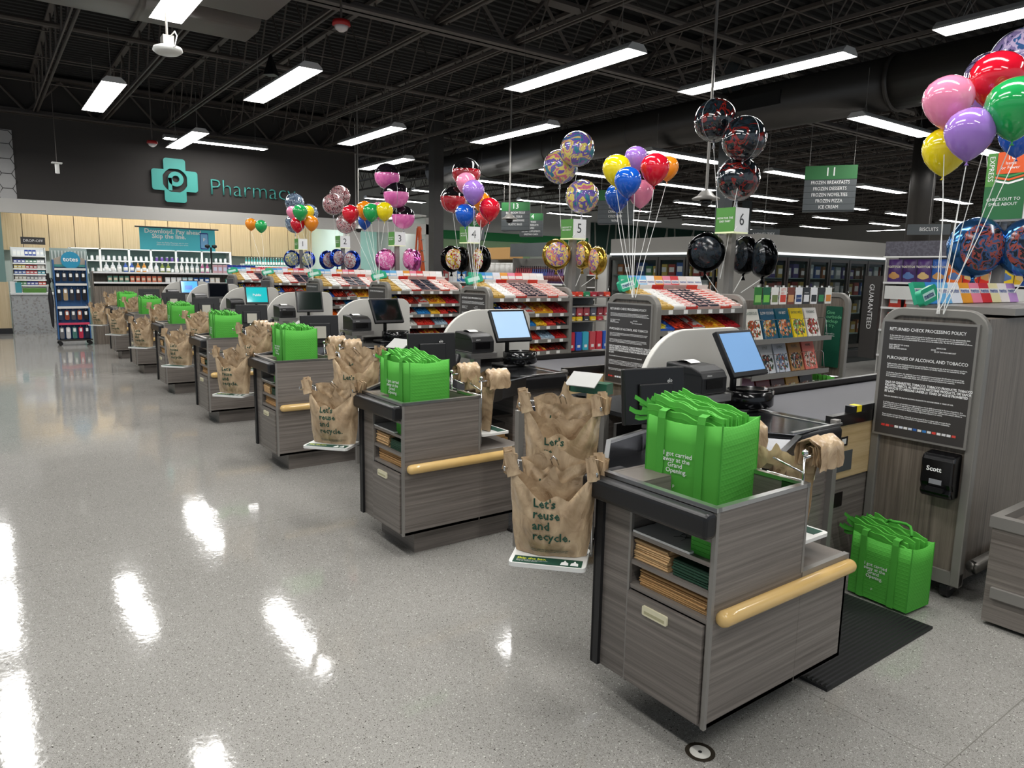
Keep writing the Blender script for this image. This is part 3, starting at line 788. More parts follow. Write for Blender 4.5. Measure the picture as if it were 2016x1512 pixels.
# ------------------------------------------------------------ checkout counter
OFC = (-2.4, 3.1, 0)
def counter(k):
    t = thing('checkout_counter', 'checkout counter with black steel top and drawer behind the %s bagging stand' % ORD[k], 'counter', (OFC[0]-k*D, OFC[1], 0), group='checkout counters')
    P = lambda n, key, fn, m, **kw: lane_part(n, key, fn, m, t, off=OFC, **kw)
    deckp = [(-1.90, 3.50), (-1.87, 3.06), (-1.95, 3.06), (-2.65, 2.75), (-3.14, 2.37), (-3.14, 3.5)]
    P('counter_top', 'ct_top', lambda b: b.prism([(-1.90, 3.50), (-1.87, 3.06), (-2.36, 2.72), (-2.80, 2.72), (-3.10, 2.40), (-3.12, 3.50)], .885, .910), mat('#4a4b4e', .16, .9), bevel=.003)
    def chute(b):
        a, c, d_, e = (-1.60, 2.40), (-1.87, 3.06), (-2.36, 2.74), (-2.34, 2.52)
        b.add([(a[0], a[1], .80), (c[0], c[1], .895), (d_[0], d_[1], .895), (e[0], e[1], .80)], [(0, 1, 2, 3)])
        for p, q, zp, zq in ((a, c, .80, .885),):
            dx, dy = q[0]-p[0], q[1]-p[1]; L = math.hypot(dx, dy); nx, ny = dy/L*.028, -dx/L*.028
            b.add([(p[0], p[1], .80), (q[0], q[1], .885), (q[0], q[1], .91), (p[0], p[1], .91),
                   (p[0]+nx, p[1]+ny, .80), (q[0]+nx, q[1]+ny, .80), (q[0]+nx, q[1]+ny, .91), (p[0]+nx, p[1]+ny, .91)],
                  [(0, 1, 2, 3), (7, 6, 5, 4), (3, 2, 6, 7), (0, 3, 7, 4)])
    P('steel_chute', 'ct_chute', chute, M['tray_steel'])
    P('scanner_glass', 'ct_glass', lambda b: b.box(-2.45, 2.90, .9102, -2.12, 3.22, .9115), M['blackg'])
    P('steel_divider', 'ct_div', lambda b: [b.box(-2.65, 3.40, .9103, -1.91, 3.42, .914), b.box(-1.905, 3.06, .905, -1.885, 3.5, .916)], M['steel'])
    def body(b):
        b.box(-2.75, 3.02, .10, -1.925, 3.50, .885)
        b.prism([(-3.11, 2.36), (-2.80, 2.71), (-2.80, 3.4), (-3.11, 3.4)], .135, .885)
    P('cabinet_body', 'ct_body', body, M['lam_h'], bevel=.002)
    for i_, q_ in enumerate(((-3.13, 2.34, .10, -3.095, 2.375, .89), (-2.82, 2.69, .10, -2.785, 2.725, .89), (-1.93, 3.46, .05, -1.895, 3.50, .93))): P('corner_post', ('ct_post', i_), bx(*q_), M['trim'])
    P('open_shelf', 'ct_os', lambda b: [b.box(-2.40, 2.45, .62, -1.72, 2.80, .64), b.box(-2.6, 2.75, .30, -1.93, 3.03, .32), b.box(-2.6, 2.6, .62, -1.93, 3.03, .64), b.box(-2.62, 2.6, .1, -2.60, 3.03, .88)], M['darksteel'])
    d = P('drawer', 'ct_drawer', lambda b: b.box(-1.925, 3.10, .55, -1.912, 3.42, .76), M['lam_h'], bevel=.002)
    lane_part('handle', 'ct_handle', lambda b: b.rbox(-1.912, 3.20, .64, -1.902, 3.31, .675, .006, 'x'), M['ivory'], d, off=OFC)
    P('bumper', 'ct_bump', lambda b: b.rbox(-1.945, 3.06, .80, -1.865, 3.47, .905, .024, 'y', 5), M['black'], bevel=.01)
    # conveyor
    c = thing('conveyor', 'grey belt conveyor with maple side panel behind the %s bagging stand' % ORD[k], 'conveyor', (-2.3-k*D, 4.4, 0), group='belt conveyors')
    O2 = (-2.3, 4.4, 0); Y0_, Y1_ = 3.51, (5.9 if k < 1 else 5.4)
    Q = lambda n, key, fn, m, **kw: lane_part(n, key, fn, m, c, off=O2, **kw)
    kk = 0 if k < 1 else 1
    Q('belt', ('cv_belt', kk), lambda b: b.rbox(-2.62, Y0_, .82, -1.98, Y1_, .905, .03, 'x', 4), mat('#55555a', .55))
    Q('cabinet_body', ('cv_body', kk), lambda b: b.box(-2.64, Y0_+.01, .08, -1.962, Y1_, .58), M['lam_h'])
    Q('side_panel', ('cv_side', kk), lambda b: [b.box(-1.975, Y0_, .58, -1.955, Y1_, .885)], M['maple'])
    Q('steel_rail', ('cv_rail', kk), lambda b: [b.box(-1.985, Y0_, .875, -1.945, Y1_, .935), b.box(-1.965, Y0_, .05, -1.945, Y0_+.03, .88)], M['darksteel'])
    Q('back_rail', ('cv_brail', kk), lambda b: [b.box(-2.68, 3.2, .86, -2.64, Y1_, .945)], M['darksteel'])
    Q('outlet_plate', ('cv_out', kk), lambda b: [b.box(-1.955, Y0_+.06, .76, -1.951, Y0_+.18, .81), b.box(-1.951, Y0_+.12, .772, -1.949, Y0_+.16, .80, mi=1), b.box(-1.955, Y0_+.05, .62, -1.951, Y0_+.24, .73, mi=2)], [M['black'], M['white'], M['sign_grey']])
    Q('cash_slot', ('cv_slot', kk), lambda b: [b.box(-1.962, Y0_+.1, .42, -1.958, Y0_+.19, .50)], M['blackg'])
    if k == 0:
        o = put('lane_divider', meshk(None, lambda b: [b.box(-.022, -.16, 0, .022, .16, .035), b.box(-.0225, -.12, .001, .0225, -.07, .0355, mi=1)], [M['black'], mat('#f2d81a', .5)]), None, (-1.966, 3.86, .9355))
        tag(o, 'black lane divider bar with yellow end lying on the conveyor rail', 'divider bar')
    # privacy partition
    def part_(b):
        y0, y1, z0, z1, r, r2 = 2.87, 3.76, .91, 1.34, .36, .10
        pl = [(y0, z0), (y0, z1-r)]+[(y0+r-r*math.cos(a*math.pi/20), z1-r+r*math.sin(a*math.pi/20)) for a in range(11)]
        pl += [(y1-r2+r2*math.sin(a*math.pi/10), z1-r2+r2*math.cos(a*math.pi/10)) for a in range(6)]+[(y1, z0)]
        n = len(pl); b.add([(-2.70, y, z) for y, z in pl]+[(-2.735, y, z) for y, z in pl], [tuple(range(n)), tuple(range(2*n-1, n-1, -1))]+[(i, (i+1) % n, n+(i+1) % n, n+i) for i in range(n)])
    w = thing('privacy_screen', 'white half-round partition standing on the counter behind the %s bagging stand' % ORD[k], 'partition', (-2.72-k*D, 3.3, .91), group='white partitions')
    put('panel', meshk('privacy', part_, mat('#c9c7c0', .5), off=(-2.72, 3.3, .91)), w, bevel=.006)

def devices(k):
    ox = -k*D; od = ORD[k]
    # receipt printer on a steel bracket
    b0 = thing('printer_bracket', 'brushed steel bracket under the receipt printer of the %s checkout' % od, 'bracket', (-2.45+ox, 3.03, .91))
    put('platform', meshk('pb1', lambda b: [b.box(-.16, -.12, .088, .14, .115, .128)], M['steel']), b0)
    put('leg', meshk('pb2', lambda b: b.box(-.02, -.03, 0, .04, .03, .09), M['steel']), b0)
    p = thing('receipt_printer', 'black receipt printer by the screen of the %s checkout' % od, 'printer', (-2.46+ox, 3.03, 1.0385))
    def pr(b):
        prof = [(-.12, 0), (.13, 0), (.13, .085), (.11, .118), (.05, .14), (-.12, .15)]
        n = len(prof); ya, yb = -.10, .10
        b.add([(x, ya, z) for x, z in prof]+[(x, yb, z) for x, z in prof], [tuple(range(n)), tuple(range(2*n-1, n-1, -1))]+[(i, (i+1) % n, n+(i+1) % n, n+i) for i in range(n)])
    put('case', meshk('prcase', pr, M['black']), p, bevel=.008)
    put('paper_cover', meshk('prcov', lambda b: [b.box(.128, -.07, .03, .133, .06, .08), b.box(-.10, -.103, .1, .12, -.1005, .102)], M['blackg']), p)
    if k <= 3:
        q = put('receipt', meshk('prpap', lambda b: b.grid(lambda u, v: (-.10+.10*v, -.04+.08*u, .149+.012*math.sin(v*3.1)), 3, 6), M['white']), p)
        text('lettering', 'EPSON', .012, (.1305, -.065, .098), RX, M['inkw'], p)
    # cashier monitor
    scr = {0: ('#6f93bc', .45), 1: ('#93aeca', .55), 2: ('#0d1412', 0), 3: ('#15201c', .0), 4: ('#1a9aa0', .8), 5: ('#0b0e14', 0), 6: ('#4f9bf0', .9)}[k]
    look = {0: 'pale blue', 1: 'bright light blue', 2: 'dark', 3: 'dark greenish', 4: 'teal', 5: 'black', 6: 'small blue'}[k]
    mo = thing('cashier_monitor', '%s cashier touchscreen tilted back on a black stand, %s checkout' % (look, od), 'monitor', (-2.42+ox, 3.33, .91))
    T = Matrix.Translation((.03, 0, .325)) @ Matrix.Rotation([.06, -.04, .05, -.12, -.1, -.1, -.05][k], 4, 'Z') @ Matrix.Rotation(-.52 if k < 3 else -.30, 4, 'Y')
    put('bezel', meshk(('mb', k), lambda b: b.box(-.03, -.165, -.135, 0, .165, .135, T=T), M['black']), mo, bevel=.004)
    s = put('screen', meshk(('ms', k), lambda b: b.box(0, -.148, -.108, .0012, .148, .118, T=T), mat(scr[0], .08, 0, .5, scr[1])), mo)
    if k == 4:
        put('screen_wordmark', (lambda m_: (m_.materials.clear(), m_.materials.append(M['inkw']), m_)[2])(text_mesh('Publix', .05, 'CENTER', .02).copy()), mo, (T @ Vector((.004, 0, 0))), (T.to_3x3() @ Euler(RX).to_matrix()).to_euler())
    if k == 6:
        put('screen_window', meshk('mwin', lambda b: b.box(.0013, -.08, -.05, .0018, .05, .03, T=T), mat('#2f6fc8', .2, 0, .5, .5)), mo)
    put('stand', meshk('mstand', lambda b: [b.tube([(-.02, 0, .02), (-.02, 0, .32)], .018, 10), b.rbox(-.1, -.11, 0, .1, .11, .02, .04, 'z', 5)], M['black'], True), mo)
    put('cable_tray', meshk('mtray', lambda b: [b.lathe([(.115, 0), (.125, .01), (.125, .09), (.118, .092), (.118, .012)], 28, (.02, .10, .02), sy=1.15), b.lathe([(.0, .085), (.118, .088)], 28, (.02, .10, .02), sy=1.15)], M['blackg'], True), mo)
    # customer display seen from behind
    cd = thing('customer_display', 'black customer-facing display seen from behind at the %s checkout' % od, 'display', (-2.40+ox, 2.60, .91))
    T2 = Matrix.Translation((0.03, 0, .155)) @ Matrix.Rotation(math.pi-.18, 4, 'Z') @ Matrix.Rotation(.10, 4, 'Y')
    put('housing', meshk('cdh', lambda b: [b.box(-.03, -.18, -.135, 0, .18, .135, T=T2), b.box(-.045, -.10, -.08, -.03, .10, .06, T=T2)], M['black']), cd, bevel=.006)
    put('screen', meshk('cds', lambda b: b.box(0, -.165, -.12, .001, .165, .12, T=T2), M['blackg']), cd)
    put('stand', meshk('cdst', lambda b: [b.prism([(.03, -.06), (.12, -.05), (.12, .05), (.03, .06)], 0, .02), b.box(.05, -.04, 0, .065, .04, .17)], M['darksteel']), cd)
    if k >= 2:
        put('mounting_plate', meshk('cdpl', lambda b: b.box(-.052, -.055, -.085, -.046, .055, .03, T=T2), mat('#b9b5a8', .4, .5)), cd)
    if k <= 1: text('lettering', 'elo', .028, (.108, .02, .235), RX, M['inkw'], cd)
    # hand scanner in its cradle
    hs = thing('hand_scanner', 'black barcode scanner on the counter of the %s checkout' % od, 'scanner', (-2.40+ox, 2.80, .91), .4)
    put('head', meshk('hsh', lambda b: b.lathe([(0, 0), (.025, .004), (.035, .03), (.028, .10), (.02, .12), (0, .125)], 14, (0, 0, 0), T=Matrix.Translation((0, 0, .02)) @ Matrix.Rotation(-.7, 4, 'X')), M['black'], True), hs)
    put('grip', meshk('hsg', lambda b: b.rbox(-.022, -.02, 0, .022, .09, .035, .012, 'x', 4), M['blackg']), hs)
    # card terminal with acrylic hood
    if k <= 2:
        ct = thing('card_terminal', 'black card terminal with a clear tilted shield at the %s checkout' % od, 'card terminal', (-2.86+ox, 2.62, .91), .35)
        put('terminal', meshk('ctt', lambda b: b.box(-.10, -.17, .04, .0, .03, .07, T=Matrix.Rotation(.35, 4, 'X')), M['black']), ct, bevel=.008)
        put('stand', meshk('cts', lambda b: b.tube([(-.04, -.05, 0), (-.04, -.05, .08)], .02, 10), M['black'], True), ct)
        put('shield', meshk('ctg', lambda b: b.box(-.09, -.0, .16, .09, .12, .165, T=Matrix.Rotation(.55, 4, 'X')), mat('#c9c9c6', .15, .2, .5)), ct)
        put('card_box', meshk('ctb', lambda b: b.box(-.10, .0, .09, .12, .08, .15), mat('#17593e', .3)), ct)

def mats_():
    for k in range(0, 4):
        o = put('floor_mat', meshk('mat', lambda b: [b.box(-.29, -.46, 0, .275, .46, .012)]+[b.tube([(-.28+.02*i, -.45, .012), (-.28+.02*i, .45, .012)], .0045, 4) for i in range(28)], M['rubber']), None, (-1.65-k*D, 3.08, .0005))
        tag(o, 'black ribbed floor mat on the cashier side behind the %s bagging stand' % ORD[k], 'mat')

# ------------------------------------------------------------ candy racks
RX0, RX1, RY0, RY1 = -1.945, -1.433, 3.954, 4.955
OFR = (-1.69, 4.45, 0)
def endframe(b, x0, x1, y0, y1, z0, z1, r, w):
    # rounded-top tubular frame in the XZ plane
    n = 8
    def pl(x0, x1, z1, r):
        return [(x0, z0)]+[(x0+r-r*math.cos(a*math.pi/2/n), z1-r+r*math.sin(a*math.pi/2/n)) for a in range(n+1)]+[(x1-r+r*math.sin(a*math.pi/2/n), z1-r+r*math.cos(a*math.pi/2/n)) for a in range(n+1)]+[(x1, z0)]
    A = pl(x0, x1, z1, r); B = pl(x0+w, x1-w, z1-w, max(.01, r-w)); N = len(A)
    vs = [(x, y0, z) for x, z in A]+[(x, y0, z) for x, z in B]+[(x, y1, z) for x, z in A]+[(x, y1, z) for x, z in B]
    fs = []
    for i in range(N-1):
        fs += [(i, i+1, N+i+1, N+i), (2*N+i, 3*N+i, 3*N+i+1, 2*N+i+1), (i, 2*N+i, 2*N+i+1, i+1), (N+i, N+i+1, 3*N+i+1, 3*N+i)]
    fs += [(0, N, 3*N, 2*N), (N-1, 3*N-1, 4*N-1, 2*N-1)]
    b.add(vs, fs)
SHELVES = [1.375, 1.219, 1.089, .953, .832]
def rack(k):
    ox = -k*D; od = ORD[k]
    t = thing('candy_rack', 'grey framed %s with policy notice on its end, %s of the row' % ('checkout rack' if k == 0 else 'candy rack', ['first and nearest', 'second', 'third', 'fourth', 'fifth', 'sixth', 'last'][k]), 'rack', (OFR[0]+ox, OFR[1], 0), group='racks between the checkout lanes')
    P = lambda n, key, fn, m, **kw: lane_part(n, key, fn, m, t, off=OFR, **kw)
    P('end_frame', 'rk_frame', lambda b: endframe(b, RX0-.01, RX1+.0, RY0-.02, RY0+.03, .08, 1.50, .11, .045), M['frame'], bevel=.006)
    P('end_panel', 'rk_endp', lambda b: b.box(RX0+.02, RY0, .1, RX1-.03, RY0+.02, 1.465), M['lam_v'])
    P('bottom_bar', 'rk_bb', lambda b: b.box(RX0-.01, RY0-.018, .08, RX1, RY0+.03, .15), M['frame'])
    if k == 0:
        P('side_panel', 'rk_side0', lambda b: b.box(RX0+.02, RY0+.02, .1, RX1-.015, 6.3, 1.46), M['lam_v'])
        P('top_board', 'rk_top0', lambda b: b.box(RX0, RY0+.22, 1.475, RX1+.02, 6.3, 1.51), M['trim'])
        P('foot_tube', 'rk_tube', lambda b: b.tube([(RX1+.03, RY0+.07, .19), (RX1+.03, RY0+.05, .19), (RX1+.03, 6.3, .19)], .035, 12), mat('#77746f', .3, .6), smooth=True)
        for x in (RX0+.1, RX1-.07):
            c = put('caster', meshk('caster', lambda b: b.lathe([(0, -.018), (.05, -.018), (.05, .018), (0, .018)], 18, (0, 0, .05), T=Matrix.Rotation(math.pi/2, 4, 'Y')), M['black']), t, (x-OFR[0], RY0+.03-OFR[1], 0))
            put('fork', meshk('fork', lambda b: [b.box(-.025, -.02, .05, -.02, .02, .10), b.box(.02, -.02, .05, .025, .02, .10), b.lathe([(.012, .095), (.012, .12)], 10)], M['chrome']), c)
    else:
        ya, yb = RY0+.03, (RY1 if k != 1 else RY1)
        P('back_panel', 'rk_back', lambda b: b.box(RX0, ya, .1, RX0+.02, RY1, 1.44), M['lam_v'])
        P('end_frame', 'rk_frame2', lambda b: endframe(b, RX0-.01, RX1, RY1, RY1+.04, .08, 1.50, .11, .045), M['frame'], bevel=.006)
        P('end_panel', 'rk_endp2', lambda b: b.box(RX0+.02, RY1+.01, .1, RX1-.03, RY1+.03, 1.465), M['lam_v'])
        for i, z in enumerate(SHELVES+[.70]):
            def sh(b, i=i, z=z):
                if i == 0:
                    b.prism([(0, 0), (.40, 0), (.40, .012), (0, .012)], ya, RY1-.002, T=Matrix.Translation((RX1-.015, 0, z-.01)) @ Matrix.Rotation(math.pi, 4, 'Z') @ Matrix(((1, 0, 0, 0), (0, 0, 1, 0), (0, 1, 0, 0), (0, 0, 0, 1))) if False else Matrix.Identity(4)) if False else None
                    b.add([(RX1-.012, y, z) for y in (ya, RY1)]+[(RX1-.40, y, z+.135) for y in (ya, RY1)], [(0, 1, 3, 2)])
                    b.add([(RX1-.012, y, z-.01) for y in (ya, RY1)]+[(RX1-.40, y, z+.125) for y in (ya, RY1)], [(0, 2, 3, 1)])
                else:
                    b.box(RX0+.02, ya, z-.022, RX1-.03, RY1, z-.01)
                b.box(RX1-.022, ya, z-.02, RX1-.006, RY1, z+.018)
            s = P('shelf', ('rk_shelf', i), sh, M['frame'])
            for j in range(6):
                y = ya+.08+j*.15+.02*math.sin(i*3+j); put('price_tag', meshk('ptag', lambda b: b.box(0, 0, -.016, .002, .045, .014), M['white']), s, (RX1-.006-OFR[0], y-OFR[1], z))
    # policy notice
    pn = thing('policy_notice', 'dark framed %s notice about checks, alcohol and tobacco on the %s rack end' % ('large' if k == 0 else 'policy', ['first', 'second', 'third', 'fourth', 'fifth', 'sixth', 'seventh'][k]), 'notice', (-1.705+ox, RY0-.021, 1.118), group='policy notices on the rack ends')
    put('sign_frame', meshk('pnf', lambda b: b.box(-.236, -.012, -.315, .236, 0, .315), M['trim']), pn)
    put('sign_face', meshk('pns', lambda b: b.box(-.224, -.0135, -.303, .224, -.0118, .303), M['sign_dark']), pn)
    w = M['inkw']; y = -.0142
    if k <= 4:
        text('heading', 'RETURNED CHECK PROCESSING POLICY', .0235, (-.195, y, .265), RY, w, pn, sx=.87, bold=.01)
        text('heading', 'PURCHASES OF ALCOHOL AND TOBACCO', .0235, (-.195, y, .112), RY, w, pn, sx=.87, bold=.01)
    if k <= 2:
        def para(lines, z, size=.0096, bold=.02, sx=.90, line=1.0): text('paragraph', '\n'.join(lines), size, (-.190, y, z), RY, w, pn, bold=bold, sx=sx, line=line)
        para(['In the event that your check is returned unpaid for insufficient or uncollected funds, we may electronically debit',
              'your account for the principal amount of the check. If your payment is returned unpaid, you authorize us to',
              'make a one-time electronic fund transfer from your account to collect a fee. The fee will be determined as follows:'], .222)
        para(['FACE AMOUNT OF CHECK                                                         SERVICE FEE', '$0.00 - $500.00                                                                   $30.00', 'GREATER THAN $500.00                                                          5% OF THE FACE AMOUNT'], .172, .0095)
        para(['Publix complies with all federal and state laws governing the marketing and sale of alcohol and tobacco products.',
              'All orders containing regulated products (alcohol and tobacco products) require that the customer be of legal',
              'age to purchase those products.'], .070)
        para(['At the time of purchase, the customer must show a government-issued picture identification and proof of age',
              '(such as a driver\'s license, state identification card, identification card issued by the armed forces, or passport).',
              'If the customer is not a qualified adult, Publix will not sell the regulated products to the customer.'], .022)
        para(['SALE OF CIGARETTES, TOBACCO, TOBACCO PRODUCTS, TOBACCO', 'RELATED OBJECTS, ALTERNATIVE NICOTINE PRODUCTS, OR VAPOR', 'PRODUCTS TO PERSONS UNDER 21 YEARS OF AGE IS PROHIBITED', 'BY LAW.'], -.045, .0172, .035, .80, .95)
        para(['THE LAW PROHIBITS THE SALE OF ALCOHOL PRODUCTS TO ANYONE UNDER 21 YEARS OF AGE.'], -.098, .0088, .03)
        para(['It is Publix policy not to sell alcoholic beverages to anyone who is visibly intoxicated at the time of purchase. It is',
              'Publix policy to confirm the age of anyone attempting to purchase alcoholic beverages, tobacco products, or nicotine',
              'vapor products who appears to be under 30 years of age. Publix will cooperate with law enforcement officials to',
              'prosecute anyone who attempts to illegally purchase regulated products in our stores.'], -.145)
        para(['Please provide a driver\'s license, military ID, or state-issued ID for purchases with personal checks.',
              'Publix reserves the right to verify selected forms of payment (cash, credit, check) for authenticity.'], -.200)
    cols = ['#c8322c', '#d6453a', '#7a2a2a', '#e8e8e4', '#dfe4ee', '#e8e8e4', '#d8dee9', '#2d5fa8', '#e8e8e4', '#3a7fc0', '#e8e8e4', '#d8443a', '#e8e8e4', '#dcdcdc', '#e4e4e4', '#d34b42']
    def cards(b):
        for i in range(16): b.box(-.19+i*.0238, -.0145, -.262, -.19+i*.0238+.019, -.0138, -.250, mi=i)
    put('payment_cards', meshk('pnc', cards, [mat(c, .5) for c in cols]), pn)

# colours: (box, wrapper)
TOP = [('#c9a24a', '#c8a860'), ('#e9e6e0', '#efeeea'), ('#c8332a', '#e9d6cf'), ('#caa79f', '#2c2536'), ('#caa79f', '#2c2f3c'), ('#d84a38', '#efe3dc'), ('#efe6e0', '#e6b8ae')]
ROW = {1: [('#2f5fb8', '#d9c642', .14), ('#7a1f1a', '#d8432c', .17), ('#c9c5be', '#b7382c', .12), ('#e2a826', '#b8641e', .20), ('#b01f28', '#8f1a20', .16)],
       2: [('#333338', '#54545c', .15), ('#b5b2ac', '#8c2f2a', .15), ('#2a7ec0', '#3f96d4', .16), ('#ecb72a', '#f0c648', .12), ('#c32a26', '#d8453a', .10), ('#2b2426', '#c9352c', .13)],
       3: [('#e0661c', '#f08a2a', .18), ('#efece6', '#d9d4cc', .10), ('#cf2f28', '#e0503e', .20), ('#a9c0d0', '#8fa9be', .15), ('#c32a26', '#a81f20', .13)],
       4: [('#e88a26', '#c84a1e', .16), ('#3a2622', '#6d2320', .15), ('#b22a22', '#e0a23c', .22), ('#4a2320', '#8a2a22', .20)]}
def bar_mesh(b):
    b.rbox(-.016, -.052, 0, .016, .052, .02, .008, 'y', 3)
    for s in (-1, 1): b.box(-.014, s*.052, .004, .014, s*.06, .012)
def HN(h):
    c = {'#2f5fb8': 'blue', '#7a1f1a': 'dark red', '#c9c5be': 'silver', '#e2a826': 'yellow-orange', '#b01f28': 'deep red', '#333338': 'charcoal', '#b5b2ac': 'grey', '#2a7ec0': 'bright blue', '#ecb72a': 'yellow', '#c32a26': 'red', '#2b2426': 'black', '#e0661c': 'orange', '#efece6': 'white', '#cf2f28': 'scarlet', '#a9c0d0': 'pale blue', '#e88a26': 'amber', '#3a2622': 'brown', '#b22a22': 'brick red', '#4a2320': 'dark brown'}
    return c.get(h, 'open')
def candy(k):
    ox = -k*D; od = ['', 'second', 'third', 'fourth', 'fifth', 'sixth', 'last'][k]; near = k <= 2
    ya, yb = RY0+.035, RY1-.01; slope = math.atan2(.135, .388); w = (yb-ya)/7
    Ts = lambda y: Matrix.Translation((RX1-.02+ox, y, SHELVES[0]+.006)) @ Matrix.Rotation(slope, 4, 'Y')
    for i, (cb, cw) in enumerate(TOP):
        yc = ya+(i+.5)*w
        def box(b, w=w):
            b.box(-.385, -w/2+.002, 0, 0, w/2-.002, .004)
            for s in (-1, 1): b.box(-.385, s*(w/2-.004)-.0015, 0, 0, s*(w/2-.004)+.0015, .035)
            b.box(-.003, -w/2+.002, 0, 0, w/2-.002, .03); b.box(-.385, -w/2+.002, 0, -.382, w/2-.002, .065)
        M_ = Ts(yc)
        cnm = ['gold', 'white', 'red', 'brown-striped', 'dark-striped', 'red and white', 'pale red'][i]
        t = thing('candy_box', '%s display tray of wrapped sweets on the top shelf of the %s rack' % (cnm, od), 'candy box', M_.translation, rot=M_.to_euler())
        put('tray', meshk(('ctray', cb), box, mat(cb, .5)), t)
        nc, nr = (2, 8)
        def allb(b, near=near):
            for r in range(nr):
                for c in range(nc):
                    x = -.03-r*.044; y = (c-.5)*.062
                    b.rbox(x-.014, y-.029, .006, x+.014, y+.029, .034+.006*math.sin(r*2+c), .01, 'y', 3)
        if k <= 2:
            bm_ = meshk(('cbar', cw), lambda b: [b.rbox(-.016, -.028, 0, .016, .028, .036, .012, 'y', 3), b.box(-.009, -.022, .0362, .002, .022, .0368, mi=1), b.box(.004, -.028, .0362, .009, .028, .0366, mi=1)], [mat(cw, .35), mat(cb, .4)])
            for r in range(nr):
                for c in range(nc):
                    L = M_ @ Vector((-.03-r*.044, (c-.5)*.062, .0055))
                    o = put('candy_bar', bm_, None, L, (0, slope+random.uniform(-.1, .1), random.uniform(-.25, .25)))
                    tag(o, 'wrapped sweet in the %s tray on the top shelf of the %s rack' % (cnm, od), 'candy', 'sweets in the %s tray of the %s rack' % (cnm, od))
        else:
            o = put('candy_bars', meshk(('cbars', cw), allb, mat(cw, .35)), t)
    # lower shelves
    for r, row in ROW.items():
        z = SHELVES[r]; y = ya; tot = sum(q[2] for q in row); sc = (yb-ya)/tot; n = 0
        for cb, cw, wd in row:
            wd *= sc; hh = .065 if r < 4 else .05
            def box(b, wd=wd, hh=hh):
                b.box(-.22, -wd/2+.003, 0, 0, wd/2-.003, .004); b.box(-.004, -wd/2+.003, 0, 0, wd/2-.003, hh*.62)
                for s in (-1, 1): b.add([(0, s*(wd/2-.003), 0), (0, s*(wd/2-.003), hh*.62), (-.22, s*(wd/2-.003), hh), (-.22, s*(wd/2-.003), 0)], [(0, 1, 2, 3)])
                b.box(-.222, -wd/2+.003, 0, -.218, wd/2-.003, hh+.02)
            M_ = Matrix.Translation((RX1-.03+ox, y+wd/2, z-.004)) @ Matrix.Rotation(.30, 4, 'Y')
            t = thing('candy_box', '%s candy box, %s on the %s shelf of the %s rack' % (HN(cb), ['leftmost', 'second', 'third', 'fourth', 'rightmost', 'last'][n], ['', 'second', 'middle', 'fourth', 'lowest'][r], od), 'candy box', M_.translation, rot=M_.to_euler(), group='candy boxes on the %s rack' % od)
            put('carton', meshk(('lcb', r, n), box, mat(cb, .4)), t)
            def bars(b, wd=wd, hh=hh, s=r*7+n):
                rr = random.Random(s); m_ = max(2, int(wd/.035))
                for i in range(5):
                    for j in range(m_):
                        x = -.02-i*.042; y_ = -wd/2+.012+(j+.5)*(wd-.024)/m_
                        b.rbox(x-.017, y_-.013, .006, x+.017, y_+.013, hh*.62+.004+i*.004+rr.uniform(-.004, .008), .007, 'x', 2, mi=rr.choice((0, 0, 1)))
            put('wrapped_bars', meshk(('lcbb', r, n), bars, [mat(cw, .3), mat(cb, .3)]), t)
            if k <= 2 and (r, n) in ((2, 2), (2, 3), (3, 2), (3, 3)): text('lettering', "m&m's", .034, (.001, -wd/2+.01, .022), RX, M['inkw'] if n != 3 or r == 3 else mat('#5a2a18', .5), t, bold=.03)
            y += wd; n += 1
    # gum row at the back of the top
    gcol = ['#2fa882', '#3f8fd8', '#6fb4e2', '#e6e9f2', '#e59a30', '#e8849c', '#d8343a', '#e7dcd4', '#efe6e2', '#f0efee']
    gname = ['teal', 'blue', 'light blue', 'white', 'orange', 'pink', 'red', 'cream', 'pale rose', 'plain white']
    gum_row(k, RX1-.42+ox, ya, yb, 1.515, gcol, gname, od)
def gum_row(k, x, ya, yb, z, gcol, gname, od):
    n = len(gcol); w = (yb-ya)/n
    for i in range(n):
        t = thing('gum_pack', '%s gum pack standing at the top back of the %s rack' % (gname[i], od), 'gum pack', (x, ya+(i+.5)*w, z), rot=(0, -.35, 0))
        put('pack', meshk(('gum', gcol[i], round(w, 3)), lambda b: [b.box(-.012, -w/2+.002, 0, .012, w/2-.002, .125), b.box(.0121, -w/2+.004, .060, .0128, w/2-.004, .09, mi=1)], [mat(gcol[i], .3), M['white']]), t)
        if k <= 1: text('lettering', 'mentos', w*.27, (.0135, -w/2+.008, .075), RX, mat('#1c3f8f', .5), t, bold=.02)
    if k >= 1 or True:
        t = thing('gum_pack', 'large teal gum pack leaning at the front corner on top of the %s rack' % od, 'gum pack', (x+.06, ya+.02, z+.012), rot=(.22, -.3, .0))
        put('pack', meshk('biggum', lambda b: [b.rbox(-.015, -.10, 0, .015, .10, .085, .02, 'x', 4), b.box(.0151, -.085, .022, .0156, .06, .062, mi=1)] if True else None, [mat('#27a57c', .3), mat('#bfe6dc', .4)]), t)
        if k <= 1: text('lettering', 'mentos', .040, (.0165, -.078, .042), (math.pi/2, 0, math.pi/2), mat('#1c2f6f', .5), t, bold=.03)

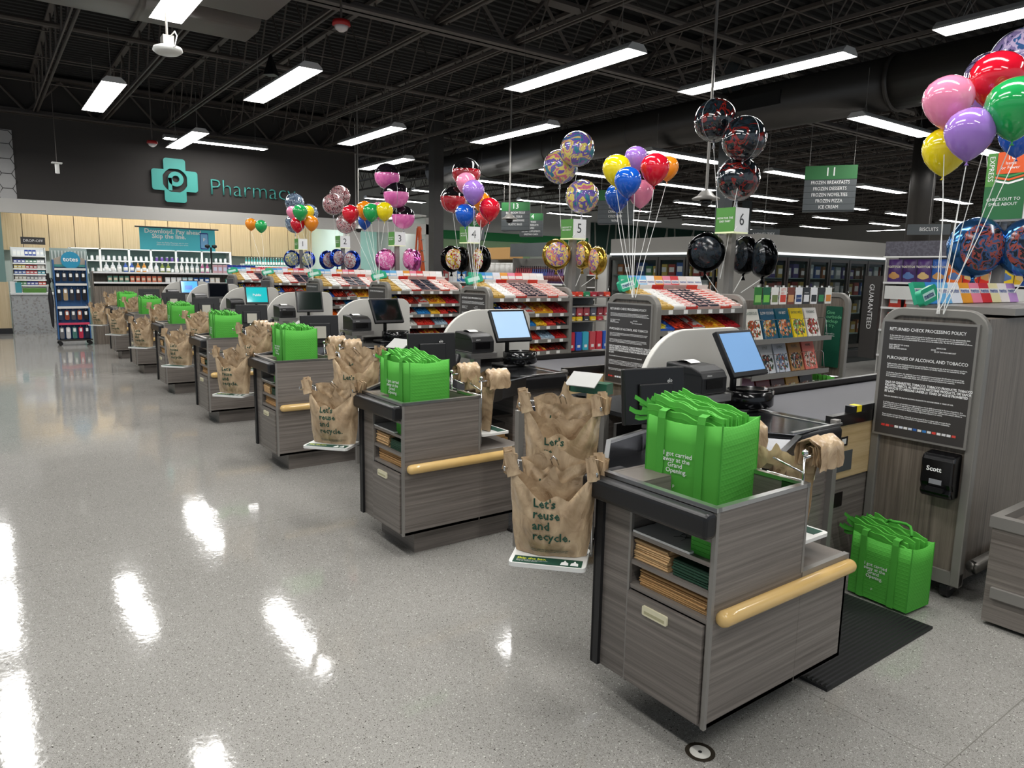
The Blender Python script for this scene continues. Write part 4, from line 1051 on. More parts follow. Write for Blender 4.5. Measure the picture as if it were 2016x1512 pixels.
def lane_sign(k):
    ox = -k*D; nm = ['express', 'number 6', 'number 5', 'number 4', 'number 3', 'number 2', 'number 1'][k]
    t = thing('lane_sign', '%s on its grey pole' % ['green express sign with orange ten items panel', 'lit checkout number 6 below the red and black round balloons', 'lit checkout number 5 below the pastel round balloons', 'lit checkout number 4 left of the aisle 13 sign', 'lit checkout number 3 below the pink and black round balloons', 'lit checkout number 2 below the red-speckled round balloons', 'lit checkout number 1 at the far left end'][k], 'sign', (-1.97+ox, 5.44, 0))
    put('pole', meshk('lspole', lambda b: [b.box(-.03, -.03, 0, .03, .03, 2.03)], M['trim']), t)
    x0, x1, y0, y1 = -.10, .10, -.10, .10
    if k:
        put('green_face', meshk('lsg', lambda b: [b.box(x0, y0, 2.03, x1-.002, y0+.01, 2.24)], M['lane_green']), t)
        put('number_box', meshk('lsn', lambda b: [b.box(x0+.01, y0+.01, 2.03, x1, y1, 2.24)], mat('#d9d9d8', .25, 0, .5, .15)), t)
        put('bottom_strip', meshk('lsb', lambda b: [b.box(x0-.002, y0-.002, 2.02, x1, y1, 2.032)], mat('#d8dcb0', .4, 0, .5, .4)), t)
        text('number', str(7-k), .15, (x1+.002, 0, 2.135), RX, mat('#2d2f31', .5), t, 'CENTER')
        text('slogan', {1: 'NOW FOR THE\nEASY PART', 2: 'CHECKOUT TO\nSMILE ABOUT'}.get(k, 'CHECKOUT TO\nSMILE ABOUT'), .024, (0, y0-.002, 2.135), RY, M['inkw'], t, 'CENTER', bold=.01, line=1.2)
        def arcs(b):
            for s in (-1, 1):
                b.tube([(x1+.002, s*.1+ -s*.035*math.sin(a*.3), 2.04+.09*math.sin(a*.157*2)*.4) for a in range(6)], .003, 4)
        put('light_streaks', meshk('lsa', arcs, M['inkw']), t)
    else:
        Z0, Z1 = 2.04, 2.46
        put('green_face', meshk(None, lambda b: [b.box(-.10, -.10, Z0, .13, -.09, Z1), b.box(-.10, -.101, 2.25, -.045, -.0995, Z1, mi=1)], [mat('#1e6436', .5), M['lane_green']]), t)
        put('express_box', meshk(None, lambda b: b.box(-.08, -.09, Z0, .15, .10, Z1), mat('#d9d9d8', .3, 0, .5, .15)), t)
        o = put('orange_panel', meshk(None, lambda b: b.box(-.04, -.1035, 2.325, .115, -.101, Z1), mat('#e0581c', .5)), t)
        def chev(b, z, m_, h=.012):
            b.prism([(-.045, z+.02), (.035, z), (.115, z+.02), (.115, z+.02+h), (.035, z+h), (-.045, z+.02+h)], .1012, .1028, T=Matrix(((1, 0, 0, 0), (0, 0, -1, 0), (0, 1, 0, 0), (0, 0, 0, 1))))
        put('chevron', meshk(None, lambda b: chev(b, 2.300, 0), mat('#2f8a44', .5)), t)
        put('chevron', meshk(None, lambda b: chev(b, 2.280, 0), mat('#e0581c', .5)), t)
        put('chevron', meshk(None, lambda b: chev(b, 2.258, 0), M['inkw']), t)
        text('lettering', '10', .05, (.037, -.1045, 2.425), RY, M['inkw'], t, 'CENTER')
        text('lettering', 'Items\nor Fewer', .028, (.037, -.1045, 2.375), RY, M['inkw'], t, 'CENTER')
        text('lettering', 'EXPRESS', .043, (-.072, -.1025, 2.36), (math.pi/2, math.pi/2, 0), M['inkw'], t, 'CENTER')
        text('lettering', 'CHECKOUT TO\nSMILE ABOUT', .027, (.015, -.1015, 2.15), RY, M['inkw'], t, 'CENTER', line=1.15)

# ------------------------------------------------------------ balloons
LATEX={
0 :[ ('pink',(-1.756,3.983,2.525),0.117),('red',(-1.626,4.188,2.636),0.127),('purple',(-1.600,3.890,2.339),0.112),('yellow',(-1.779,4.064,2.299),0.110),('green',(-1.442,3.960,2.440),0.130),('blue',(-1.650,4.610,2.421),0.097),('violet',(-1.828,4.503,2.606),0.098) ],
1 :[ ('yellow',(-3.966,3.856,2.399),0.105),('blue',(-3.758,3.769,2.290),0.097),('purple',(-4.076,4.165,2.523),0.090),('red',(-3.800,4.084,2.412),0.107),('orange',(-3.922,4.356,2.457),0.086),('pink',(-4.055,4.211,2.265),0.099),('dark blue',(-4.157,4.065,2.231),0.099) ],
2 :[ ('pink',(-6.219,3.986,2.504),0.101),('purple',(-5.993,3.924,2.399),0.108),('blue',(-6.096,3.899,2.187),0.100),('red',(-5.962,4.096,2.245),0.105),('orange',(-6.275,4.209,2.346),0.094),('coral',(-6.288,4.233,2.176),0.073) ],
3 :[ ('red',(-8.444,3.734,2.307),0.103),('orange',(-8.584,3.988,2.374),0.109),('green',(-8.295,3.941,2.330),0.103),('yellow',(-8.201,4.072,2.346),0.106),('pink',(-8.528,4.150,2.381),0.097),('blue',(-8.659,4.021,2.235),0.084) ],
4 :[ ('pink',(-10.781,3.847,2.457),0.091),('green',(-10.414,3.828,2.436),0.107),('yellow',(-10.693,4.055,2.472),0.091),('red',(-10.562,3.839,2.270),0.104),('orange',(-10.445,4.003,2.295),0.104) ],
5 :[ ('orange',(-12.893,3.863,2.373),0.097),('green',(-12.578,3.937,2.330),0.099) ],
}
ORB={
0 :[ ((-2.020,5.573,3.067),0.198),((-2.320,5.850,3.072),0.161) ],
1 :[ ((-4.430,5.525,3.047),0.190),((-4.057,5.463,2.830),0.190),((-4.170,5.566,2.511),0.192) ],
2 :[ ((-6.238,5.454,3.007),0.191),((-6.563,5.485,2.853),0.193),((-6.213,5.523,2.496),0.188) ],
3 :[ ((-8.588,5.503,2.980),0.195),((-8.729,5.389,2.622),0.183) ],
4 :[ ((-10.817,5.422,3.131),0.204),((-10.504,5.422,2.814),0.201),((-10.573,5.582,2.482),0.184) ],
5 :[ ((-12.925,5.510,2.977),0.193),((-12.684,5.278,2.799),0.193),((-12.693,5.521,2.471),0.187) ],
6 :[ ((-15.017,5.407,2.984),0.195),((-15.006,5.713,2.797),0.182),((-15.053,5.418,2.563),0.202) ],
}
FLAT={
0 :[ ((-2.059,5.289,1.862),0.167,10),((-1.82,5.47,1.865),0.165,-10) ],
1 :[ ((-4.22,5.246,1.850),0.153,0),((-4.073,5.60,1.835),0.150,-55),((-3.878,5.607,1.809),0.15,-62) ],
2 :[ ((-6.32,5.263,1.850),0.150,15),((-6.20,5.55,1.851),0.14,-45),((-6.0,5.592,1.790),0.137,-50) ],
3 :[ ((-8.50,5.219,1.805),0.155,50),((-8.40,5.32,1.803),0.15,-50),((-8.21,5.518,1.805),0.16,-40) ],
4 :[ ((-10.62,5.286,1.798),0.154,30),((-10.40,5.60,1.820),0.145,-40),((-10.25,5.618,1.797),0.146,-50) ],
5 :[ ((-12.80,5.20,1.800),0.150,55),((-12.60,5.30,1.841),0.14,60),((-12.40,5.50,1.798),0.158,-10) ],
6 :[ ((-14.95,5.30,1.828),0.158,20),((-14.66,5.537,1.823),0.148,-10) ],
}
BC = {'pink': '#f08cae', 'red': '#d3142c', 'purple': '#a279cf', 'violet': '#8f66bd', 'yellow': '#f0d816', 'green': '#23a455', 'blue': '#1559c4', 'dark blue': '#1450b0', 'orange': '#f5901c', 'coral': '#e04a4a'}
def ribbon(p0, p1, sag=.02, r=.0022):
    def fn(b):
        n = 8; a, c = Vector(p0), Vector(p1); b.tube([a.lerp(c, i/n)+Vector((sag*math.sin(math.pi*i/n), sag*.5*math.sin(2*math.pi*i/n), 0)) for i in range(n+1)], r, 4)
    return fn
def balloons():
    prof = [(0, -1.13), (.10, -1.10), (.30, -.98), (.58, -.74), (.82, -.42), (.96, -.08), (1.0, .18), (.95, .48), (.80, .76), (.55, .96), (.28, 1.07), (0, 1.11)]
    sph = [(math.sin(math.pi*i/16), -math.cos(math.pi*i/16)) for i in range(17)]; sph[0] = (0, -1); sph[-1] = (0, 1)
    OD = ['nearest', 'second', 'third', 'fourth', 'fifth', 'sixth', 'last']
    for k, L in LATEX.items():
        for i, (c, p, r) in enumerate(L):
            t = thing('balloon', '%s party balloon in the ribbon-tied cluster over the %s rack' % (c, OD[k]), 'balloon', p, random.uniform(0, 6), 'party balloons')
            me = meshk(('lat', c), lambda b: b.lathe(prof, 28), mat(BC[c], .12, 0, .5, 0, 1, 0, .6, 0), True)
            put('balloon_skin', me, t, (0, 0, 0), scale=(r, r, r))
            put('knot', meshk(('knot', c), lambda b: b.lathe([(.004, 0), (.003, -.008), (.011, -.018), (0, -.016)], 8), mat(BC[c], .3), True), t, (0, 0, -1.12*r))
            an = (-1.66-k*D-p[0]+.02*math.sin(i*2), 3.92-p[1], 1.475-p[2])
            rz = t.rotation_euler[2]; R_ = Matrix.Rotation(-rz, 3, 'Z'); an = R_ @ Vector(an)
            put('ribbon', meshk(None, ribbon((0, 0, -1.14*r), an, .015*math.sin(i*1.7)), M['ribbon'], name='ribbon'), t)
    # clear round balloons printed with bright generic swirls
    OC = {0: ['#2b3552', '#7d6f9c', '#b8a8c8', '#3a5d8f', '#d0b8c0'], 1: ['#0c0f12', '#1b252c', '#14181c', '#6e1a16', '#10151a', '#3c4a52'], 2: ['#2c7f8f', '#6f58a8', '#d8c86a', '#c86a86', '#3f8f74'],
          3: ['#101012', '#a8202c', '#e2dcd6', '#1a1a1c', '#b83a3a'], 4: ['#141114', '#e070b0', '#d85aa2', '#2a2028', '#f0a8cc'], 5: ['#2a2628', '#8f4048', '#b8b4b0', '#d87a86', '#4c4044'], 6: ['#39475a', '#7c8ea4', '#56677c', '#a9b8c6', '#2f3c4c']}
    ON = ['pale violet and blue', 'red and black', 'multicoloured pastel', 'black, red and white', 'pink and black', 'clear red-speckled', 'slate blue marbled']
    PL = ['topmost', 'middle', 'lowest']
    for k, L in ORB.items():
        TT = {3: (['#101012', '#18181a', '#c8c4c0'], ['#b3202c', '#a8202c', '#e2dcd6']), 4: (['#121014', '#1a171c', '#c8b8c4'], ['#e070b0', '#d860a8', '#f0a8cc'])}.get(k, (OC[k], OC[k]))
        ms = []
        for q_ in (0, 1):
            m_ = pattern_mat('balloon_print_%d_%d' % (k, q_), TT[q_], 1.3 if k != 5 else 6, 0, .08, 1.6); m_.node_tree.nodes['Principled BSDF'].inputs['Coat Weight'].default_value = 1
            m_.node_tree.nodes['Principled BSDF'].inputs['Coat Roughness'].default_value = .03; ms.append(m_)
        for i, (p, r) in enumerate(L):
            t = thing('round_balloon', '%s big round balloon, %s of those tied to %s' % (ON[k], PL[i], NUM[k]), 'balloon', p, i*1.3+k, 'big round balloons')
            b_ = put('balloon_skin', meshk(('orb', k), lambda b: [b.lathe(sph[:10], 32, mi=1, caps=False), b.lathe(sph[9:], 32, mi=0, caps=False)], ms, True), t, scale=(r, r, r))
            put('seam', meshk(('orbs', round(r, 3)), lambda b: b.tube([(r*1.003*math.cos(a*math.pi/18), 0, r*1.003*math.sin(a*math.pi/18)) for a in range(36)], .0022, 4, closed=True), mat('#c8ccd0', .2, .5), True), t, rot=(0, 0, .6))
            put('tail', meshk('orbt', lambda b: b.lathe([(.014, .01), (.007, -.02), (.016, -.06), (0, -.062)], 10), mat('#b9bcc0', .2, .6), True), t, (0, 0, -r))
            rz = t.rotation_euler[2]; an = Matrix.Rotation(-rz, 3, 'Z') @ Vector((-1.97-k*D-p[0], 5.44-p[1]-.12, 1.62-p[2]))
            put('ribbon', meshk(None, ribbon((0, 0, -r-.05), an, .01), M['ribbon'], name='ribbon'), t)
    # small foil balloons on sticks
    FC = {0: ['#3a6ea6', '#16202c'], 1: ['#0b0c0e', '#23262b'], 2: ['#b8953a', '#d87f6a'], 3: ['#0f0f10', '#d8c83a'], 4: ['#c45aa0', '#e8b8d6'], 5: ['#1739a0', '#8d8f9a'], 6: ['#1739a0', '#d8d06a']}
    FN = ['blue and black', 'black', 'gold', 'black and yellow', 'pink', 'royal blue', 'blue and yellow']
    PS = ['left', 'middle', 'right']
    def foil(b):
        n = 48; vs = []; fs = []; rings = [0, .35, .6, .8, .92, 1.0]
        for side in (-1, 1):
            for ri in rings:
                for a in range(n):
                    th = 2*math.pi*a/n; pk = (1+.018*math.sin(a*2*math.pi*12/n)*(ri**6)); y = side*.58*math.sqrt(max(0, 1-(ri*pk/1.02)**2))*(1+.05*math.sin(a*9.1)*ri**3)
                    vs.append((ri*pk*math.cos(th), y, ri*pk*math.sin(th)))
        R_ = len(rings)
        for s in (0, 1):
            for i in range(R_-1):
                for a in range(n):
                    o = s*R_*n+i*n; fs.append((o+a, o+(a+1) % n, o+n+(a+1) % n, o+n+a))
        for a in range(n): fs.append(((R_-1)*n+a, (R_-1)*n+(a+1) % n, (2*R_-1)*n+(a+1) % n, (2*R_-1)*n+a))
        b.add(vs, fs, 0)
        # printed medallion
        vs = []; 
        for ri in (0, .35, .6, .78):
            for a in range(n):
                th = 2*math.pi*a/n; vs.append((ri*math.cos(th), -.58*math.sqrt(1-(ri/1.02)**2)*1.0-.012, ri*math.sin(th)))
        fs = [(i*n+a, i*n+(a+1) % n, i*n+n+(a+1) % n, i*n+n+a) for i in range(3) for a in range(n)]
        b.add(vs, fs, 1)
        b.lathe([(.10, .05), (.05, -.10), (.14, -.30), (.0, -.31)], 10, (0, 0, -1.0), 0)
    for k, L in FLAT.items():
        pm = pattern_mat('foil_print_%d' % k, ['#16202c', '#2f4a74', '#8a4038', '#101820', '#3a5d8f'] if k == 0 else [FC[k][1], OC[k][1], OC[k][2], FC[k][1], OC[k][3]], 3.2, 0, .15, 1.5)
        fm = mat(FC[k][0], .14, .85)
        for i, (p, r, a) in enumerate(L):
            t = thing('foil_balloon', '%s foil balloon on a stick below %s, %s one' % (FN[k], NUM[k], PS[i]), 'balloon', p, math.radians(40+a), 'foil balloons on sticks')
            put('balloon_skin', meshk(('foil', k), foil, [fm, pm], True), t, scale=(r*1.08, r*1.1, r*1.15))
            an = Matrix.Rotation(-t.rotation_euler[2], 3, 'Z') @ Vector(((-1.97-k*D-p[0])*.6, (5.44-p[1])*.6, 1.5-p[2]))
            put('stick', meshk(None, lambda b: b.tube([(0, 0, -r*1.2), an], .004, 6), M['white'], name='stick'), t)

for k in range(7):
    stand(k); cubby(k); counter(k); devices(k); bag_station(k, 'front'); bag_station(k, 'rear'); side_rack(k) if k < 4 else None
    rack(k); lane_sign(k)
    if k <= 1: thin_stack('paper_bag', 7, -2.38-k*D, -1.98-k*D, 2.78, 3.0, .321, .02, .004, [M['kraft']], 'folded paper bag on the open shelf under the %s checkout counter' % ORD[k], 'paper bag', 'paper bags under the %s checkout counter' % ORD[k], .01)
    if k: candy(k)
mats_()
gum_row(0, -1.86, 4.10, 5.5, 1.511, ['#2fa882', '#3f8fd8', '#6fb4e2', '#e6e9f2', '#e59a30', '#e8849c', '#d8343a', '#efe3b0', '#efe6e2', '#c79ad8'], ['teal', 'blue', 'light blue', 'white', 'orange', 'pink', 'red', 'cream', 'pale rose', 'lilac'], 'first')
# totes: nearest one is deep and square, the far ones lean a little
TL = {0: (-1.735, 2.20, .805, .16, 0), 1: (-1.70, 2.10, .805, .10, 0), 2: (-1.70, 2.12, .805, .02, .02), 3: (-1.70, 2.12, .805, -.05, .03), 4: (-1.70, 2.12, .805, -.02, .05), 5: (-1.70, 2.12, .805, 0, .04), 6: (-1.70, 2.12, .805, .02, .02)}
for k, (x, y, z, rz, ln) in TL.items():
    lab = 'open green tote full of folded totes on the %s bagging stand' % ORD[k]
    tw, td, th = (TW, TD, TH) if k < 2 else (.29, .275, .345)
    tote(k, (x-k*D, y, z), rz, tw, td, th, lab, 'green totes on the bagging stands', lean=ln)
    fill_tote((x-k*D, y, z+.008), rz, {0: 13, 1: 12}.get(k, 12), tw, td, th-.012, 'folded tote packed inside the open tote on the %s bagging stand' % ORD[k], 'folded totes in the %s open tote' % ORD[k], lean=ln, k_=k, side=(k < 5), top=.032 if k == 0 else (.018 if k == 1 else .008))
t = tote(0, (-1.66, 3.675, 0.014), -.07, .31, .20, .33, 'green quilted tote full of folded totes standing on the floor by the black mat', quiltall=True)
fill_tote((-1.66, 3.675, .022), -.07, 9, .31, .20, .318, 'folded green tote packed in the tote that stands on the floor', 'folded totes in the floor tote', top=.03)
put('carry_handle', meshk(None, lambda b: [b.tube([(-.09+.18*u/10, .02+.03*math.sin(u), .36+.05*math.sin(math.pi*u/10)) for u in range(11)], .008, 6)], M['green_d'], True), t)
balloons()

# ------------------------------------------------------------ magazines, cards and the curbside panel
def magazine_rack():
    X = XR-.055-D; ya, yb = 5.12, 6.42
    t = thing('magazine_rack', 'tall woodgrain magazine rack with three wire-fronted ledges behind the nearest conveyor', 'rack', (X-.25, (ya+yb)/2, 0))
    off = (X-.25, (ya+yb)/2, 0)
    P = lambda n, fn, m, **kw: put(n, meshk(None, fn, m, off=off, name=n), t, **kw)
    P('back_panel', lambda b: b.box(X-.34, ya, .08, X-.30, yb, 1.44), M['lam_v'])
    P('side_panel', lambda b: b.box(X-.36, ya-.03, .08, X-.12, ya, 1.44), M['lam_v'])
    P('base', lambda b: b.box(X-.34, ya, .08, X-.02, yb, .42), M['lam_v'])
    P('end_frame', lambda b: endframe(b, X-.512, X, 6.55, 6.60, .08, 1.51, .11, .045), M['frame'], bevel=.006)
    P('end_panel', lambda b: b.box(X-.47, 6.565, .1, X-.03, 6.585, 1.47), M['lam_v'])
    g = P('green_sign', lambda b: b.box(X-.215, 6.535, .80, X-.055, 6.549, 1.38), mat('#14533f', .4))
    text('lettering', 'Give\ncurbside\npickup\na try.', .045, (.045, 6.532-5.77, 1.26), RY, mat('#7fd09a', .5), t, line=.9)
    text('lettering', 'Shop online\ntoday at the\napp.', .020, (.045, 6.532-5.77, 1.10), RY, M['inkw'], t)
    P('scanner_hook', lambda b: b.tube([(X-.18, 6.55, .72), (X-.10, 6.50, .715), (X-.04, 6.55, .72)], .008, 6), M['chrome'])
    ledges = []
    for i, z in enumerate((1.115, .812, .535)):
        l = P('ledge', lambda b, z=z: [b.box(X-.16, ya, z-.012, X, yb-.13, z), b.box(X-.006, ya, z-.03, X+.004, yb-.13, z+.012)], M['frame'])
        def wires(b, z=z):
            for j in range(5):
                y = ya+.06+j*.235; b.tube([(X-.03, y, z), (X-.055, y, z+.15), (X-.06, y+.02, z+.17), (X-.06, y+.13, z+.17), (X-.055, y+.15, z+.15), (X-.03, y+.15, z)], .0025, 4)
        put('wire_fronts', meshk(None, wires, M['chrome'], off=off), l)
    mags = [[('#e9e6dc', '#a84a2c'), ('#2f5a74', '#c79a5a'), ('#1d5a6e', '#d98a5a'), ('#f0d22c', '#7d9a4a'), ('#ece8e2', '#a02f3a')],
            [('#35608a', '#b88a7a'), ('#d8dce0', '#2a2a30'), ('#cfd6e2', '#6a7a9a'), ('#b5824a', '#3a2018'), ('#e87a6a', '#f0c8b8')],
            [('#b0809a', '#6a3a5a'), ('#8a2a30', '#c87a5a'), ('#6a4038', '#b89a8a'), ('#d9a02a', '#e8d9a0'), ('#3a2a22', '#8a5a3a')]]
    nm = [['white food', 'dark blue food', 'teal food', 'yellow food', 'white dish'], ['blue celebrity', 'white fashion', 'pale celebrity', 'brown celebrity', 'coral celebrity'], ['mauve', 'crimson', 'dark brown', 'orange', 'black']]
    ti = [['CASSEROLES', 'SLOW COOKER', '100 BEST', 'EATING WELL', 'COOKING'], ['WEEKLY', 'STYLE', 'LIVING', 'PEOPLE', 'HOME'], ['', '', '', '', '']]
    for r, z in enumerate((1.118, .815, .538)):
        for c in range(5):
            bg, fg = mags[r][c]; y = ya+.03+c*.222
            pm = voro_mat('cover_%d%d' % (r, c), [fg, bg, '#d8d2c4', fg, '#3f5f3a', '#a05038'], 55, .25)
            for q in range(2):
                m = thing('magazine', '%s magazine, %s copy, on the %s ledge of the magazine rack' % (nm[r][c], ['front', 'rear'][q], ['top', 'middle', 'lowest'][r]), 'magazine', (X-.075-.012*q, y+.10, z), rot=(0, -.30, 0))
                put('cover', meshk(('mag', bg), lambda b: b.box(-.003, -.098, 0, .003, .098, .265), mat(bg, .25)), m)
                put('cover_photo', meshk(('magp', r, c), lambda b: b.rbox(.0031, -.085, .02, .0036, .085, .165, .05, 'x', 5), pm), m)
                if ti[r][c] and not q: text('title', ti[r][c], .034, (.0042, 0, .225), RX, mat('#f4f2ec' if r == 0 and c in (1, 2) else '#2a4a3a', .4), m, 'CENTER', sx=.8)
    cards = [('#2c7a2a', '#8fd06a'), ('#14623f', '#7ad04a'), ('#f0eee8', '#7a8a50'), ('#f2efe8', '#d8442c'), ('#7a3a26', '#d8a26a'), ('#eeeff2', '#1f3f78'), ('#26282c', '#f0f0f0'), ('#f2f2f2', '#202020'), ('#1c1e1c', '#2a8a4a'), ('#eef0e8', '#e08a2a')]
    cn = ['bright green', 'dark green', 'white and olive', 'red topped white', 'brown', 'white with dark blue house', 'black', 'white with black stripes', 'black and green', 'white with a carrot']
    rb = put('card_rail', meshk(None, lambda b: b.tube([(X-.05, 5.13, 1.555), (X-.05, 6.35, 1.555)], .006, 6), M['darksteel'], off=off), t)
    for i, (a, c) in enumerate(cards):
        m = thing('gift_card', '%s gift card pack hanging above the magazines' % cn[i], 'gift card', (X-.03, 5.17+i*.118, 1.415))
        put('card_back', meshk(None, lambda b: b.rbox(-.002, -.05, 0, .002, .05, .145, .006, 'x', 2), mat(a, .4)), m)
        put('card_front', meshk(None, lambda b: b.box(.0021, -.04, .02, .003, .04, .08), mat(c, .35)), m)
        put('hang_tab', meshk('hangtab', lambda b: b.box(-.001, -.015, .145, .001, .015, .16), M['white']), m)
    text('lettering', "LET'S\nGO", .03, (X-.026, 5.17+3*.118-.035, 1.52), RX, mat('#d8442c', .4), bpy.data.objects['gift_card.003'])
    bpy.data.objects['gift_card.003'].children[-1].location = (.0042, -.035, .11)
    text('lettering', 'amazon', .022, (.0042, -.04, .10), RX, M['inkw'], bpy.data.objects['gift_card.006'])
    text('lettering', "LOWE'S", .02, (.0042, 0, .05), RX, M['inkw'], bpy.data.objects['gift_card.005'], 'CENTER')
    for i in range(5):
        m = thing('folded_tote', 'green folded tote hung low on the curbside pickup panel', 'folded tote bag', (X-.20+i*.035, 6.45+.01*(i % 2), .62), .3*i, 'totes on the curbside panel')
        put('folded_body', KEY[('fold', i, round(TW, 2), round(TH-.012, 2))] if ('fold', i, round(TW, 2), round(TH-.012, 2)) in KEY else meshk(('fq', i), folded(i), M['green'], True), m, scale=(.3, 1, .35))
    # small accessories next to candy on racks 1-3
    for k in (1, 2, 3):
        xx = XR-.055-k*D; y0, y1 = 5.02, (5.10 if k == 1 else 5.62); od = ['', 'second', 'third', 'fourth'][k]
        t = thing('accessory_rack', 'peg rack of small accessories beside the candy on the %s rack' % od, 'rack', (xx-.3, (y0+y1)/2, 0))
        put('back_panel', meshk(None, lambda b: b.box(xx-.40, y0, .08, xx-.36, y1, 1.45), M['sign_grey'], off=(xx-.3, (y0+y1)/2, 0)), t)
        if k == 1: continue
        for z in (1.40, 1.30, 1.14, .80):
            put('shelf', meshk(None, lambda b: b.box(xx-.36, y0, z-.012, xx-.06, y1, z), M['frame'], off=(xx-.3, (y0+y1)/2, 0)), t)
        cols = [['#d8442c', '#d8442c', '#2a8a5a', '#b02a3a', '#8a3038', '#d8442c'], ['#5a5a66', '#b04a50', '#a04048', '#5a5a66', '#8a3038', '#b04a50'], ['#e8c42a', '#e8c42a', '#3a3a40', '#e8c42a', '#b02a3a', '#d0c8b8'], ['#c0283a', '#2a5ab8', '#3aa8c0', '#c04a50', '#c0283a', '#2a5ab8']]
        cnm = [['red', 'scarlet', 'green', 'crimson', 'maroon', 'bright red'], ['grey', 'rose', 'dull red', 'slate', 'maroon', 'pink'], ['yellow', 'bright yellow', 'charcoal', 'golden', 'crimson', 'beige'], ['crimson', 'blue', 'aqua', 'rose', 'dark red', 'navy']]
        for r, z in enumerate((1.40, 1.19, 1.14, .82)):
            for c in range(6):
                h = [.05, .10, .045, .20][r]
                o = put('accessory_pack', meshk(('acc', r, cols[r][c]), lambda b: [b.rbox(-.02, -.04, 0, .02, .04, h, .01, 'x', 2), b.box(.0201, -.02, h*.15, .021, .02, h*.3, mi=1)], [mat(cols[r][c], .35), M['white']]), None, (xx-.10, y0+.05+c*.1, z+.001))
                tag(o, '%s small pack on level %s of the %s accessory rack' % (cnm[r][c], ['one', 'two', 'three', 'four'][r], od), 'accessory pack', 'small packs on the %s accessory rack' % od)
magazine_rack()

def dispenser():
    t = thing('sanitizer_dispenser', 'black wall sanitizer dispenser with white script lettering on the nearest rack end', 'dispenser', (-1.565, 3.954, .54))
    def body(b):
        prof = [(0, 0), (-.075, .0), (-.095, .03), (-.085, .05), (-.098, .08), (-.10, .20), (-.085, .225), (0, .235)]
        n = len(prof); b.add([(-.078, y, z) for y, z in prof]+[(.078, y, z) for y, z in prof], [tuple(range(n)), tuple(range(2*n-1, n-1, -1))]+[(i, (i+1) % n, n+(i+1) % n, n+i) for i in range(n)])
    put('housing', meshk(None, body, M['blackg']), t, bevel=.012)
    put('push_bar', meshk(None, lambda b: b.rbox(-.045, -.108, .035, .045, -.09, .06, .012, 'y', 4), M['black']), t)
    put('label_plate', meshk(None, lambda b: b.box(-.03, -.1015, .075, .03, -.0985, .10), mat('#8a8c90', .4)), t)
    text('lettering', 'Scott', .034, (-.048, -.1015, .152), RY, M['inkw'], t, bold=.025)
dispenser()

def right_unit():
    t = thing('low_stand', 'low woodgrain bagging cabinet cut by the right edge of the picture', 'cabinet', (-.9, 4.05, 0))
    off = (-.9, 4.05, 0)
    put('cabinet_body', meshk(None, lambda b: b.box(-1.27, 3.80, .02, -.55, 4.35, .50), M['lam_h'], off=off), t, bevel=.002)
    put('top_frame', meshk(None, lambda b: [b.box(-1.28, 3.79, .49, -.54, 3.84, .545), b.box(-1.28, 4.31, .49, -.54, 4.36, .545), b.box(-1.28, 3.84, .49, -1.24, 4.31, .545), b.box(-.58, 3.84, .49, -.54, 4.31, .545)], M['trim'], off=off), t)
    put('kick_rail', meshk(None, lambda b: b.box(-1.24, 3.78, .15, -.56, 3.80, .20), M['trim'], off=off), t)
    r = thing('bag_rack', 'chrome bag rack standing in the low cabinet at the right edge', 'bag rack', (-1.02, 4.05, .505))
    put('wire_frame', meshk(None, lambda b: [b.tube([(-.12, -.16, 0), (-.09, -.12, .02), (-.05, -.10, .36)], .005, 6), b.tube([(.20, -.16, 0), (.23, -.12, .02), (.25, -.10, .36)], .005, 6), b.tube([(-.12, -.16, 0), (.25, -.16, 0)], .005, 6), b.tube([(-.05, -.10, .36), (.25, -.10, .36)], .005, 6)], M['chrome'], True), r)
    g = thing('plastic_bag', 'tan plastic bag on the rack at the right edge of the picture', 'plastic bag', (-.86, 3.98, .51), -.2)
    put('bag_sheet', meshk(None, bag_mesh(77, .34, .42, .28, .05), M['bag'], True), g)
    h = thing('plastic_bag', 'crumpled tan bag tucked in the low cabinet behind the rack', 'plastic bag', (-.98, 4.15, .51), .4)
    put('bag_sheet', meshk(None, bag_mesh(78, .34, .16, .12, .07), M['bag'], True), h)
    d = thing('floor_anchor', 'round dark metal floor anchor with a centre screw below the nearest stand', 'floor plate', (-1.43, 1.905, 0))
    put('outer_ring', meshk(None, lambda b: b.lathe([(.036, .0015), (.052, .0015)], 32, caps=False), mat('#4d463c', .4, .6)), d)
    put('inner_disc', meshk(None, lambda b: b.lathe([(0, .0012), (.036, .0012)], 32, caps=False), mat('#d2d0c8', .7)), d)
    put('screw', meshk(None, lambda b: b.lathe([(0, .003), (.007, .002)], 12, caps=False), M['dark']), d)
right_unit()

